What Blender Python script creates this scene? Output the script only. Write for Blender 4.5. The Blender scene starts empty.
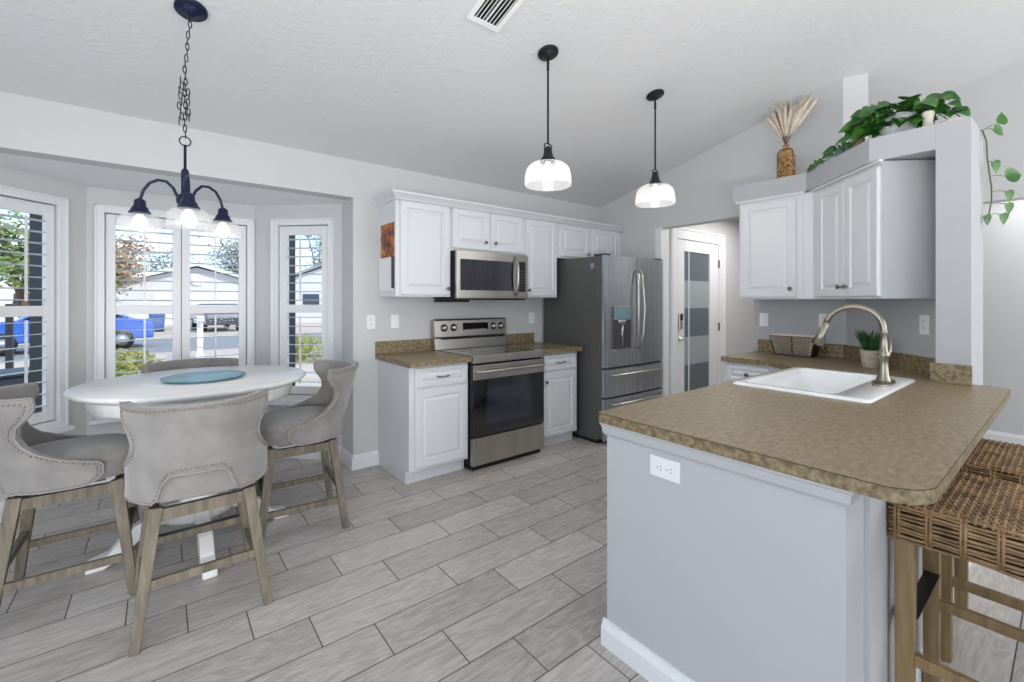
import bpy, math, random
from mathutils import Vector, Matrix
random.seed(7)
PI = math.pi
C = bpy.context.scene.collection
SC = bpy.context.scene

# ------------------------------------------------------------------ camera, sky, light, exposure
CAM_H = 1.37
FPX = 446.0
YAW = math.radians(38.2)
cd = bpy.data.cameras.new('camera')
cam = bpy.data.objects.new('camera', cd); C.objects.link(cam)
cd.sensor_width = 36.0; cd.sensor_fit = 'HORIZONTAL'
cd.lens = 36.0 * FPX / 1024.0
cd.shift_y = -(341 - 301) / 1024.0
cd.clip_start = 0.02; cd.clip_end = 500
cam.location = (0, 0, CAM_H)
cam.rotation_euler = (PI / 2, 0, -YAW)
SC.camera = cam

w = bpy.data.worlds.new('world'); SC.world = w; w.use_nodes = True
nt = w.node_tree; nt.nodes.clear()
out = nt.nodes.new('ShaderNodeOutputWorld'); bg = nt.nodes.new('ShaderNodeBackground')
tcw = nt.nodes.new('ShaderNodeTexCoord'); sep = nt.nodes.new('ShaderNodeSeparateXYZ'); nt.links.new(tcw.outputs['Generated'], sep.inputs[0])
ramp = nt.nodes.new('ShaderNodeValToRGB'); nt.links.new(sep.outputs[2], ramp.inputs[0])
re = ramp.color_ramp.elements
re[0].position = 0.0; re[0].color = (.62, .78, .92, 1); re[1].position = .75; re[1].color = (.16, .34, .72, 1)
e_mid = re.new(.22); e_mid.color = (.38, .62, .92, 1)
cln = nt.nodes.new('ShaderNodeTexNoise'); cln.inputs['Scale'].default_value = 4.0; cln.inputs['Detail'].default_value = 6
cmp_ = nt.nodes.new('ShaderNodeMapping'); cmp_.inputs['Scale'].default_value = (1, 1, 3.5)
nt.links.new(tcw.outputs['Generated'], cmp_.inputs[0]); nt.links.new(cmp_.outputs[0], cln.inputs['Vector'])
clr = nt.nodes.new('ShaderNodeValToRGB'); clr.color_ramp.elements[0].position = .50; clr.color_ramp.elements[1].position = .68; nt.links.new(cln.outputs[0], clr.inputs[0])
mixw = nt.nodes.new('ShaderNodeMix'); mixw.data_type = 'RGBA'; nt.links.new(clr.outputs[0], mixw.inputs[0]); nt.links.new(ramp.outputs[0], mixw.inputs[6]); mixw.inputs[7].default_value = (.95, .96, .98, 1)
bg.inputs['Strength'].default_value = 1.9
nt.links.new(mixw.outputs[2], bg.inputs[0]); nt.links.new(bg.outputs[0], out.inputs[0])

def sun(energy, rot):
    l = bpy.data.lights.new('sun', 'SUN'); l.energy = energy; l.angle = 0.02; l.color = (1, .95, .87)
    o = bpy.data.objects.new('sun', l); C.objects.link(o); o.rotation_euler = rot
sun(2.8, (math.radians(50), 0, math.radians(28)))      # from behind the house, onto the street side

def area(name, loc, rot, sx, sy, e, col=(1, 1, 1)):
    l = bpy.data.lights.new(name, 'AREA'); l.shape = 'RECTANGLE'; l.size = sx; l.size_y = sy; l.energy = e; l.color = col
    o = bpy.data.objects.new(name, l); C.objects.link(o); o.location = loc; o.rotation_euler = rot
    return o
soft = area('bay_fill_lamp', (-.55, -.75, .8), (math.radians(85), 0, math.radians(-8)), 1.2, .9, 8, (1, .99, .97))  # added lamp behind the camera, brightens the bay
soft.data.spread = math.radians(60)
# added fill lamps, out of view, in this room and those to the right
area('ceiling_fill_lamp', (.5, -.95, 1.0), (math.radians(180), 0, 0), 1.6, 1.6, 96, (1, .985, .965))  # added upward lamp, bounces light off the ceiling
area('rear_fill_lamp', (1.2, -4.2, 1.5), (math.radians(90), 0, 0), 4.0, 2.4, 28, (.985, .99, 1))  # added lamp at an invented rear opening, fills the room
area('left_fill_lamp', (-2.1, 0.2, 1.5), (math.radians(90), 0, math.radians(-90)), 3.2, 1.9, 40, (.975, .985, 1))  # added lamp at an invented left opening
area('side_room_fill', (4.6, -2.6, 1.9), (math.radians(80), 0, math.radians(15)), 2.2, 2.0, 66, (1, .99, .97))  # added lamp standing in for daylight, also brightens the fridge reflection
area('far_room_fill', (5.95, -0.4, 2.42), (0, 0, 0), .4, 1.8, 13, (1, 1, 1))  # added overhead lamp, stands in for the far room's light
area('hall_fill_lamp', (5.3, 2.1, 2.40), (0, 0, 0), 1.0, .8, 20, (1, .98, .95))  # added unseen lamp to brighten the hall, no fixture there

SC.view_settings.view_transform = 'Standard'
SC.view_settings.look = 'None'
SC.view_settings.gamma = 1
SC.view_settings.use_curve_mapping = False
SC.view_settings.exposure = 0.0

# ------------------------------------------------------------------ materials
def lin(c):
    return tuple((x / 255 / 12.92 if x / 255 <= .04045 else ((x / 255 + .055) / 1.055) ** 2.4) for x in c) + (1,)

class NM:
    def __init__(s, name):
        s.m = bpy.data.materials.new(name); s.m.use_nodes = True
        s.t = s.m.node_tree; s.b = s.t.nodes['Principled BSDF']; s.out = s.t.nodes['Material Output']
    def n(s, t, **k):
        x = s.t.nodes.new(t)
        for a, v in k.items():
            if a in x.inputs.keys(): x.inputs[a].default_value = v
            else: setattr(x, a, v)
        return x
    def l(s, a, b): s.t.links.new(a, b)
    def set(s, **k):
        for a, v in k.items():
            s.b.inputs[a.replace('_', ' ')].default_value = v

def mat(name, rgb, rough=.5, metal=0, rgb2=None, scale=8, bump=0, bscale=60, stretch=None, detail=4, coat=0, sheen=0, contrast=(.35, .65)):
    s = NM(name); s.set(Roughness=rough, Metallic=metal)
    s.b.inputs['Base Color'].default_value = lin(rgb)
    s.b.inputs['Coat Weight'].default_value = coat
    s.b.inputs['Sheen Weight'].default_value = sheen
    tc = s.n('ShaderNodeTexCoord'); mp = s.n('ShaderNodeMapping'); s.l(tc.outputs['Object'], mp.inputs[0])
    if stretch: mp.inputs['Scale'].default_value = stretch
    if rgb2 is None: rgb2 = rgb
    nz = s.n('ShaderNodeTexNoise', Scale=scale, Detail=detail); s.l(mp.outputs[0], nz.inputs['Vector'])
    cr = s.n('ShaderNodeValToRGB'); cr.color_ramp.elements[0].position = contrast[0]; cr.color_ramp.elements[1].position = contrast[1]
    cr.color_ramp.elements[0].color = lin(rgb); cr.color_ramp.elements[1].color = lin(rgb2)
    s.l(nz.outputs[0], cr.inputs[0]); s.l(cr.outputs[0], s.b.inputs['Base Color'])
    if bump:
        n2 = s.n('ShaderNodeTexNoise', Scale=bscale, Detail=3); s.l(mp.outputs[0], n2.inputs['Vector'])
        bp = s.n('ShaderNodeBump', Strength=bump, Distance=.01); s.l(n2.outputs[0], bp.inputs['Height']); s.l(bp.outputs[0], s.b.inputs['Normal'])
    return s.m

M = {}
M['wall'] = mat('wall_paint', (206, 206, 206), .75, bump=.05, bscale=90)
M['wall_shaded'] = mat('shaded_wall_paint', (182, 183, 186), .75, bump=.05, bscale=90)  # shade put into the colour: darker copy of the wall paint
M['pen'] = mat('peninsula_paint', (190, 190, 192), .6, bump=.04, bscale=60)
M['ceil'] = mat('ceiling_texture_paint', (218, 218, 219), .85, bump=.55, bscale=38)
M['bayceil'] = mat('bay_ceiling_paint', (242, 242, 243), .8)  # bay daylight put into the colour: whiter than the main ceiling
M['trim'] = mat('white_trim_paint', (232, 233, 235), .4)
M['cab'] = mat('white_cabinet_paint', (222, 223, 226), .35, bump=.03, bscale=30, stretch=(1, 1, .15))
M['shut'] = mat('white_shutter_paint', (236, 236, 237), .4)
M['bronze'] = mat('dark_window_bronze', (42, 45, 50), .5)
M['counter'] = mat('olive_brown_laminate', (124, 107, 79), .36, rgb2=(150, 133, 103), scale=26, detail=10, stretch=(1, 2.2, 1), contrast=(.36, .64))
M['counter_edge'] = mat('laminate_edge', (104, 89, 62), .45, rgb2=(156, 140, 108), scale=48, detail=8, contrast=(.36, .66))
M['steel'] = mat('stainless_steel', (196, 192, 186), .3, metal=1, scale=3, rgb2=(176, 173, 168), stretch=(1, 1, .05))
M['fridge'] = mat('fridge_steel', (200, 204, 210), .3, metal=1, scale=6, rgb2=(180, 184, 192), stretch=(9, 1, .05), contrast=(.3, .7))
M['fridge_side'] = mat('grey_fridge_side', (92, 92, 90), .5, metal=.2)
M['blackglass'] = mat('black_glass', (14, 15, 24), .06, coat=1)
M['black'] = mat('black_plastic', (22, 22, 24), .4)
M['darkmetal'] = mat('dark_metal', (40, 41, 46), .4, metal=.5)
M['navy'] = mat('navy_bronze_metal', (24, 30, 62), .38, metal=.35)
M['nickel'] = mat('brushed_nickel', (150, 142, 130), .28, metal=1)
M['knob'] = mat('pewter_knob', (120, 118, 114), .3, metal=1)
M['white'] = mat('white_plastic', (240, 240, 240), .4)
M['sink'] = mat('white_enamel', (246, 246, 246), .18, coat=.5)
M['table'] = mat('white_table_paint', (232, 231, 229), .3, rgb2=(222, 221, 220), scale=5, stretch=(1, 9, 1))
M['fabric'] = mat('grey_beige_velvet', (122, 118, 115), .8, rgb2=(138, 134, 131), scale=9, sheen=.4, bump=.08, bscale=140)
M['piping'] = mat('pale_piping', (146, 142, 138), .8)
M['nail'] = mat('pewter_nailhead', (150, 143, 136), .4, metal=.7)
M['chairwood'] = mat('weathered_grey_oak', (88, 80, 68), .6, rgb2=(124, 114, 98), scale=10, detail=8, stretch=(4, 4, .5), bump=.12, bscale=30, contrast=(.3, .7))
M['stoolwood'] = mat('honey_brown_wood', (124, 101, 68), .5, rgb2=(154, 128, 90), scale=8, detail=6, stretch=(5, 5, .5))
M['rattan'] = mat('brown_rattan', (98, 72, 45), .45, rgb2=(176, 142, 102), scale=18, detail=4, contrast=(.3, .7))
M['rattan_dark'] = mat('dark_rattan_core', (38, 25, 16), .8)
M['leaf'] = mat('pothos_leaf', (38, 96, 32), .42, rgb2=(96, 146, 48), scale=9, contrast=(.45, .75))
M['vine'] = mat('vine_stem', (88, 96, 60), .6)
M['succ'] = mat('dark_green_blades', (28, 66, 40), .5, rgb2=(60, 104, 62), scale=20)
M['potcream'] = mat('cream_pot', (200, 190, 176), .7, rgb2=(172, 160, 146), scale=40)
M['potgrey'] = mat('pale_grey_ceramic', (214, 213, 214), .5)
M['wicker'] = mat('golden_wicker', (112, 78, 42), .7, rgb2=(196, 158, 104), scale=42)
M['plume'] = mat('pampas_cream', (205, 190, 170), .95, rgb2=(226, 214, 198), scale=20)
M['plume_brown'] = mat('dried_brown_stems', (120, 88, 66), .9)
M['rope'] = mat('rope', (110, 86, 58), .9)
M['linen'] = mat('beige_linen', (238, 226, 210), .9, rgb2=(226, 212, 196), scale=60, bump=.2)
M['wire'] = mat('dark_brown_wire', (84, 64, 48), .5, metal=.5)
M['teal'] = mat('teal_glass', (110, 160, 168), .38, rgb2=(70, 132, 146), scale=6, coat=.15)
M['tealclay'] = mat('pale_teal_ornament', (140, 170, 176), .5)
M['tan'] = mat('tan_wood', (150, 126, 100), .6)
M['cream'] = mat('cream_ceramic', (222, 214, 200), .5)

def glass_mat():
    s = NM('window_glass'); tr = s.n('ShaderNodeBsdfTransparent'); gl = s.n('ShaderNodeBsdfGlossy', Roughness=.02)
    mx = s.n('ShaderNodeMixShader', Fac=.003); s.l(tr.outputs[0], mx.inputs[1]); s.l(gl.outputs[0], mx.inputs[2]); s.l(mx.outputs[0], s.out.inputs[0])
    return s.m
M['glass'] = glass_mat()
def shade_mat(nm='ribbed_prismatic_glass', fac=.3):
    s = NM(nm); tr = s.n('ShaderNodeBsdfTransparent'); gl = s.n('ShaderNodeBsdfGlossy', Roughness=.12)
    tl = s.n('ShaderNodeBsdfTranslucent'); tl.inputs[0].default_value = (.95, .95, .96, 1)
    df = s.n('ShaderNodeBsdfDiffuse'); df.inputs[0].default_value = (.9, .9, .92, 1)
    a = s.n('ShaderNodeMixShader', Fac=.5); s.l(tl.outputs[0], a.inputs[1]); s.l(df.outputs[0], a.inputs[2])
    b = s.n('ShaderNodeMixShader', Fac=.18); s.l(a.outputs[0], b.inputs[1]); s.l(gl.outputs[0], b.inputs[2])
    c = s.n('ShaderNodeMixShader', Fac=fac); s.l(tr.outputs[0], c.inputs[1]); s.l(b.outputs[0], c.inputs[2])
    s.l(c.outputs[0], s.out.inputs[0]); return s.m
M['shade'] = shade_mat(); M['shade2'] = shade_mat('clear_ribbed_glass', .30)
def emis(name, col, st):
    s = NM(name); s.b.inputs['Base Color'].default_value = (1, 1, 1, 1)
    s.b.inputs['Emission Color'].default_value = col + (1,); s.b.inputs['Emission Strength'].default_value = st; return s.m
M['bulb'] = emis('lit_bulb', (1, .97, .92), 5)
M['bulb_warm'] = emis('lit_chandelier_bulb', (1, .96, .9), 1.2)
M['display'] = emis('display_digits', (.25, .3, .5), .12)
M['display_teal'] = mat('dispenser_display', (112, 142, 152), .3, rgb2=(134, 160, 168), scale=30)

def floor_mat():
    s = NM('wood_look_plank_tile'); tc = s.n('ShaderNodeTexCoord'); sx = s.n('ShaderNodeSeparateXYZ'); s.l(tc.outputs['Object'], sx.inputs[0])
    def m(op, a, b=None, c=None):
        x = s.n('ShaderNodeMath'); x.operation = op
        for i, v in enumerate((a, b, c)):
            if v is None: continue
            if isinstance(v, (int, float)): x.inputs[i].default_value = v
            else: s.l(v, x.inputs[i])
        return x.outputs[0]
    RH, L = .2123, .6225
    v = m('DIVIDE', m('SUBTRACT', 2.275, sx.outputs[1]), RH)
    row = m('FLOOR', v); fv = m('SUBTRACT', v, row)
    u = m('DIVIDE', m('SUBTRACT', m('SUBTRACT', sx.outputs[0], .296), m('MULTIPLY', row, .2075)), L)
    col = m('FLOOR', u); fu = m('SUBTRACT', u, col)
    g = .0021
    du = m('MULTIPLY', m('MINIMUM', fu, m('SUBTRACT', 1, fu)), L); dv = m('MULTIPLY', m('MINIMUM', fv, m('SUBTRACT', 1, fv)), RH)
    grout = m('LESS_THAN', m('MINIMUM', du, dv), g)
    cid = s.n('ShaderNodeCombineXYZ'); s.l(row, cid.inputs[0]); s.l(col, cid.inputs[1])
    wn = s.n('ShaderNodeTexWhiteNoise', noise_dimensions='3D'); s.l(cid.outputs[0], wn.inputs['Vector'])
    # grain: stretched noise offset per plank, with warped cathedral figure
    mul = s.n('ShaderNodeVectorMath', operation='MULTIPLY'); mul.inputs[1].default_value = (1.0, 7.0, 1)
    s.l(tc.outputs['Object'], mul.inputs[0])
    sc = s.n('ShaderNodeVectorMath', operation='SCALE'); sc.inputs['Scale'].default_value = 17.0; s.l(wn.outputs['Color'], sc.inputs[0])
    add = s.n('ShaderNodeVectorMath', operation='ADD'); s.l(mul.outputs[0], add.inputs[0]); s.l(sc.outputs[0], add.inputs[1])
    n1 = s.n('ShaderNodeTexNoise', Scale=1.7, Detail=5, Distortion=1.1); s.l(add.outputs[0], n1.inputs['Vector'])
    rings = m('FRACT', m('MULTIPLY', n1.outputs[0], 9)); rings = m('ABSOLUTE', m('SUBTRACT', rings, .5))
    n2 = s.n('ShaderNodeTexNoise', Scale=9, Detail=6); s.l(add.outputs[0], n2.inputs['Vector'])
    fac = m('ADD', m('ADD', m('MULTIPLY', rings, .38), m('MULTIPLY', n2.outputs[0], .55)), m('MULTIPLY', wn.outputs['Value'], .26))
    cr = s.n('ShaderNodeValToRGB'); e = cr.color_ramp.elements
    e[0].position = .25; e[0].color = lin((156, 149, 143)); e[1].position = .78; e[1].color = lin((206, 200, 194))
    s.l(fac, cr.inputs[0])
    mx = s.n('ShaderNodeMix', data_type='RGBA'); s.l(grout, mx.inputs[0]); s.l(cr.outputs[0], mx.inputs[6]); mx.inputs[7].default_value = lin((62, 58, 55))
    s.l(mx.outputs[2], s.b.inputs['Base Color'])
    rg = m('MULTIPLY_ADD', grout, .4, .33); s.l(rg, s.b.inputs['Roughness'])
    bp = s.n('ShaderNodeBump', Strength=.5, Distance=.003); s.l(m('SUBTRACT', 1, grout), bp.inputs['Height']); s.l(bp.outputs[0], s.b.inputs['Normal'])
    return s.m
M['floor'] = floor_mat()

# ------------------------------------------------------------------ mesh building
class MB:
    def __init__(s): s.v = []; s.f = []; s.sm = []
    def add(s, v, f, smooth=False):
        n = len(s.v); s.v += [Vector(p) for p in v]; s.f += [tuple(i + n for i in q) for q in f]; s.sm += [smooth] * len(f); return s
    def box(s, x0, x1, y0, y1, z0, z1, mtx=None):
        v = [(x, y, z) for z in (z0, z1) for y in (y0, y1) for x in (x0, x1)]
        if mtx: v = [mtx @ Vector(p) for p in v]
        return s.add(v, [(0, 2, 3, 1), (4, 5, 7, 6), (0, 1, 5, 4), (1, 3, 7, 5), (3, 2, 6, 7), (2, 0, 4, 6)])
    def prism(s, poly, z0, z1, axis='z'):
        n = len(poly)
        A = sum(poly[i][0] * poly[(i + 1) % n][1] - poly[(i + 1) % n][0] * poly[i][1] for i in range(n))
        if A < 0: poly = poly[::-1]
        if axis == 'z': mk = lambda p, h: (p[0], p[1], h)
        elif axis == 'x': mk = lambda p, h: (h, p[0], p[1])
        else: mk = lambda p, h: (p[0], h, p[1])
        v = [mk(p, z0) for p in poly] + [mk(p, z1) for p in poly]
        f = [tuple(range(n))[::-1], tuple(range(n, 2 * n))] + [(i, (i + 1) % n, (i + 1) % n + n, i + n) for i in range(n)]
        if axis == 'y': f = [q[::-1] for q in f]
        return s.add(v, f)
    def lathe(s, prof, c=(0, 0, 0), n=24, smooth=True, sx=1, sy=1, mtx=None, caps=True):
        v = []; f = []
        for r, z in prof:
            for k in range(n):
                a = 2 * PI * k / n; p = Vector((r * math.cos(a) * sx, r * math.sin(a) * sy, z))
                if mtx: p = mtx @ p
                v.append(p + Vector(c))
        for i in range(len(prof) - 1):
            for k in range(n):
                a = i * n + k; b = i * n + (k + 1) % n; f.append((a, b, b + n, a + n))
        if caps:
            f.append(tuple(range(n))[::-1]); f.append(tuple(range((len(prof) - 1) * n, len(prof) * n)))
        return s.add(v, f, smooth)
    def tube(s, pts, r, n=8, smooth=True, closed=False, flat=1.0):
        pts = [Vector(p) for p in pts]; m = len(pts); v = []; f = []
        R = r if isinstance(r, (list, tuple)) else [r] * m
        prev = None
        for i in range(m):
            if closed: t = pts[(i + 1) % m] - pts[i - 1]
            else: t = pts[min(i + 1, m - 1)] - pts[max(i - 1, 0)]
            if t.length < 1e-9: t = Vector((0, 0, 1))
            t.normalize()
            if prev is None:
                up = Vector((0, 0, 1)) if abs(t.z) < .9 else Vector((1, 0, 0)); a = t.cross(up).normalized()
            else:
                a = prev - t * prev.dot(t)
                a = a.normalized() if a.length > 1e-6 else t.orthogonal().normalized()
            prev = a; b = t.cross(a)
            for k in range(n):
                q = 2 * PI * (k + .5) / n; v.append(pts[i] + (a * math.cos(q) + b * math.sin(q) * flat) * R[i])
        for i in range(m if closed else m - 1):
            for k in range(n):
                A = i * n + k; B = i * n + (k + 1) % n; A2 = ((i + 1) % m) * n + k; B2 = ((i + 1) % m) * n + (k + 1) % n
                f.append((A, B, B2, A2))
        if not closed: f.append(tuple(range(n))[::-1]); f.append(tuple(range((m - 1) * n, m * n)))
        return s.add(v, f, smooth)
    def bar(s, p, q, wx, wy, wx2=None, wy2=None, face=(1, 0, 0)):
        """square section bar from p to q; wx measured along 'face'"""
        p, q = Vector(p), Vector(q); t = (q - p).normalized(); fx = Vector(face); fx = (fx - t * fx.dot(t)).normalized(); fy = t.cross(fx)
        wx2 = wx2 or wx; wy2 = wy2 or wy; v = []
        for c, a, b in ((p, wx, wy), (q, wx2, wy2)):
            v += [c - fx * a / 2 - fy * b / 2, c + fx * a / 2 - fy * b / 2, c + fx * a / 2 + fy * b / 2, c - fx * a / 2 + fy * b / 2]
        return s.add(v, [(3, 2, 1, 0), (4, 5, 6, 7), (0, 1, 5, 4), (1, 2, 6, 5), (2, 3, 7, 6), (3, 0, 4, 7)])
    def ball(s, c, r, n=8, m=6, sz=1):
        return s.lathe([(max(1e-4, r * math.sin(PI * i / m)), -r * sz * math.cos(PI * i / m)) for i in range(m + 1)], c, n)
    def rings(s, rects, org, ex, ez, en):
        """lofted concentric rectangles: rects = (x0,x1,z0,z1,depth)"""
        org, ex, ez, en = Vector(org), Vector(ex), Vector(ez), Vector(en); v = []; f = []
        for x0, x1, z0, z1, dd in rects:
            v += [org + ex * a + ez * b + en * dd for a, b in ((x0, z0), (x1, z0), (x1, z1), (x0, z1))]
        for i in range(len(rects) - 1):
            for k in range(4):
                a = 4 * i + k; b = 4 * i + (k + 1) % 4; f.append((a, b, b + 4, a + 4))
        n = 4 * (len(rects) - 1); f.append((n, n + 1, n + 2, n + 3)); f.append((3, 2, 1, 0))
        return s.add(v, f)
    def xf(s, m): s.v = [m @ p for p in s.v]; return s

OFF = {}
def obj(name, mb, m, parent=None, world=False, bevel=0, seg=2, auto=False):
    me = bpy.data.meshes.new(name)
    v = mb.v
    if world and parent is not None: v = [p - OFF[parent] for p in v]
    me.from_pydata([tuple(p) for p in v], [], mb.f); me.materials.append(m)
    me.polygons.foreach_set('use_smooth', mb.sm); me.update()
    o = bpy.data.objects.new(name, me); C.objects.link(o)
    if parent is not None: o.parent = parent; OFF[o] = OFF.get(parent, Vector((0, 0, 0)))
    else: OFF[o] = Vector((0, 0, 0))
    if bevel:
        b = o.modifiers.new('bevel', 'BEVEL'); b.width = bevel; b.segments = seg; b.limit_method = 'ANGLE'; b.angle_limit = math.radians(40)
    return o
def tag(o, label, cat, group=None, kind=None):
    o['label'] = label; o['category'] = cat
    if group: o['group'] = group
    if kind: o['kind'] = kind
    return o
def thing(name, label, cat, loc=(0, 0, 0), rz=0, group=None):
    o = bpy.data.objects.new(name, None); C.objects.link(o); o.empty_display_size = .1
    o.location = loc; o.rotation_euler = (0, 0, rz); OFF[o] = Vector(loc); tag(o, label, cat, group); return o
def struct(name, mb, m, parent=None, bevel=0):
    o = obj(name, mb, m, parent, bevel=bevel)
    if parent is None: o['kind'] = 'structure'
    return o
def solo(name, mb, m, label, cat, loc, group=None, bevel=0):
    """a thing that is one mesh, built in world coordinates, origin at loc"""
    L = Vector(loc); mb.v = [p - L for p in mb.v]; o = obj(name, mb, m, bevel=bevel); o.location = L; OFF[o] = L
    return tag(o, label, cat, group)
def dup(root, loc, rz, label=None, group=None):
    r = root.copy(); C.objects.link(r); r.location = loc; r.rotation_euler = (0, 0, rz)
    if label: r['label'] = label
    if group: r['group'] = group
    for ch in list(root.children):
        c = ch.copy(); C.objects.link(c); c.parent = r
        for g in list(ch.children):
            d = g.copy(); C.objects.link(d); d.parent = c
    return r

# ------------------------------------------------------------------ the room
BY = 3.64                       # range wall
GX = 4.25                       # gable wall
CZ0, CS = 2.515, .25            # ceiling: height at the range wall and its slope
def cz(y): return CZ0 + CS * (BY - y)
RY = -1.0
struct('floor', MB().box(-2.4, 8.2, -4.6, 4.7, -.12, 0), M['floor'])
struct('ceiling', MB().prism([(BY + .2, cz(BY + .2)), (RY, cz(RY)), (-4.7, cz(RY)), (-4.7, cz(RY) + .15), (RY, cz(RY) + .15), (BY + .2, cz(BY + .2) + .15)], -2.5, 8.3, 'x'), M['ceil'])
# range wall + header over the bay
BX0, BX1, BZ = -1.0, 1.225, 2.21
wb = MB()
wb.box(BX1, 6.75, BY, BY + .14, 0, cz(BY) + .05); wb.box(-2.4, BX0, BY, BY + .14, 0, cz(BY) + .05); wb.box(BX0, BX1, BY, BY + .14, BZ, cz(BY) + .05)
wb.box(BX1, BX1 + .14, BY + .14, 3.95, 0, BZ); wb.box(BX0 - .14, BX0, BY + .14, 3.95, 0, BZ)
struct('wall_back', wb, M['wall'])
struct('wall_left', MB().box(-2.4, -2.25, -4.6, BY, 0, .35).box(-2.4, -2.25, -4.6, -1.5, .35, 3.8).box(-2.4, -2.25, 1.9, BY, .35, 3.8).box(-2.4, -2.25, -1.5, 1.9, 2.5, 3.8), M['wall'])
struct('wall_rear', MB().box(-2.4, -.9, -4.6, -4.45, 0, 3.8).box(3.3, 8.2, -4.6, -4.45, 0, 3.8).box(-.9, 3.3, -4.6, -4.45, 2.8, 3.8), M['wall'])
# bay
def wallseg(name, P0, P1, z0, z1, hole, thick, m):
    """wall from P0 to P1 (left to right seen from inside), thick outward; hole=(s0,s1,za,zb)"""
    P0, P1 = Vector(P0 + (0,)), Vector(P1 + (0,)); ex = (P1 - P0); L = ex.length; ex.normalize(); en = Vector((-ex.y, ex.x, 0))
    mt = Matrix(((ex.x, en.x, 0, P0.x), (ex.y, en.y, 0, P0.y), (0, 0, 1, 0), (0, 0, 0, 1)))
    mb = MB()
    if hole:
        a, b, c, d = hole
        mb.box(-.03, a, 0, thick, z0, z1, mt).box(b, L + .03, 0, thick, z0, z1, mt).box(a, b, 0, thick, z0, c, mt).box(a, b, 0, thick, d, z1, mt)
    else: mb.box(0, L, 0, thick, z0, z1, mt)
    return struct(name, mb, m), mt, L
W0, W1, W2, W3 = (-.99, 3.92), (-.43, 4.5), (.65, 4.5), (1.225, 3.925)
ZB, ZT = .55, 2.03
def s_of(mt, x, y): return (mt.inverted() @ Vector((x, y, 0))).x
_, mtL, LL = wallseg('wall_bay_left', W0, W1, 0, BZ + .1, (.24, .61, ZB, ZT), .16, M['wall'])
_, mtC, LC = wallseg('wall_bay_front', W1, W2, 0, BZ + .1, (.10, 1.02, ZB, ZT), .16, M['wall'])
sr0 = None
_, mtR, LR = wallseg('wall_bay_right', W2, W3, 0, BZ + .1, (.225, .695, ZB, ZT), .16, M['wall'])
struct('ceiling_bay', MB().prism([(-1.15, BY + .14), (-1.15, 4.0), (-.5, 4.7), (.72, 4.7), (1.37, 4.0), (1.37, BY + .14)], BZ, BZ + .12), M['bayceil'])

# windows: frames sit in the outer half of the wall, shutters in the inner half
def window(name, mt, s0, s1, splits, jl=.035, jr=.035):
    fr = MB(); t = .035
    fr.box(s0, s0 + jl, .06, .155, ZB, ZT, mt).box(s1 - jr, s1, .06, .155, ZB, ZT, mt).box(s0, s1, .06, .155, ZB, ZB + t, mt).box(s0, s1, .06, .155, ZT - t, ZT, mt)
    for q in splits: fr.box(q - .03, q + .03, .06, .155, ZB, ZT, mt)
    fr.box(s0, s1, .09, .13, 1.28, 1.33, mt)
    f = struct(name, fr, M['bronze'])
    obj('window_pane', MB().box(s0 + .02, s1 - .02, .108, .112, ZB + .02, ZT - .02, mt), M['glass'], f)
    cs = MB(); w = .055                                     # white casing on the room side
    for a, b, c, d in ((s0 - w, s0, ZB - w, ZT + w), (s1, s1 + w, ZB - w, ZT + w), (s0, s1, ZB - w, ZB), (s0, s1, ZT, ZT + w)):
        cs.box(a, b, -.022, .01, c, d, mt)
    for a, b, c, d in ((s0 - w, s0 - w + .014, ZB - w, ZT + w), (s1 + w - .014, s1 + w, ZB - w, ZT + w), (s0 - w, s1 + w, ZT + w - .014, ZT + w), (s0 - w, s1 + w, ZB - w, ZB - w + .014)):
        cs.box(a, b, -.032, -.02, c, d, mt)
    obj('window_casing', cs, M['trim'], f, bevel=.003)
    obj('window_sill', MB().box(s0 - .08, s1 + .08, -.05, .01, ZB - .085, ZB - w, mt), M['trim'], f, bevel=.003)
def shutter(label, mt, s0, s1, st, rod):
    """plantation shutter panel from s0 to s1, st = stile width"""
    loc = mt @ Vector(((s0 + s1) / 2, .03, ZB))
    t = thing('window_shutter', label, 'window shutter', loc, 0, 'plantation shutters in the bay window')
    y0, y1 = .012, .042; zz = (ZB + .004, .622, 1.268, 1.338, 1.948, ZT - .004)
    f = MB()
    f.box(s0, s0 + st, y0, y1, zz[0], zz[5], mt).box(s1 - st, s1, y0, y1, zz[0], zz[5], mt)
    for a, b in ((0, 1), (2, 3), (4, 5)): f.box(s0 + st, s1 - st, y0 + .003, y1 - .003, zz[a], zz[b], mt)
    obj('shutter_frame', f, M['shut'], t, world=True, bevel=.003)
    for za, zb in ((zz[1], zz[2]), (zz[3], zz[4])):
        n = 8; p = (zb - za) / n
        L = MB()
        for i in range(n):
            zc = za + p * (i + .5); pts = []
            for k in range(10):
                a = 2 * PI * k / 10; yy = .027 + .034 * math.cos(a); z_ = zc + .0038 * math.sin(a) + .05 * (yy - .027) * (-1)
                pts.append((yy, z_))
            v = [mt @ Vector((s, y, z)) for s in (s0 + st, s1 - st) for y, z in pts]
            L.add(v, [(k, (k + 1) % 10, (k + 1) % 10 + 10, k + 10) for k in range(10)] + [tuple(range(10))[::-1], tuple(range(10, 20))])
        obj('louvers', L, M['shut'], t, world=True)
        obj('tilt_rod', MB().box(rod - .006, rod + .006, -.016, -.006, za + p * .4, zb - p * .3, mt), M['shut'], t, world=True)
window('window_1', mtL, .24, .61, [], .035, .042)
window('window_2', mtC, .10, 1.02, [.56])
window('window_3', mtR, .225, .695, [], .06, .035)
cL = s_of(mtL, -.603, 4.327)
shutter('white shutter in the left angled bay window, cut off at the left edge', mtL, .242, .608, .054, .425)
shutter('white shutter in the front bay window, left of its centre post', mtC, .102, .558, .056, .33)
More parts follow.
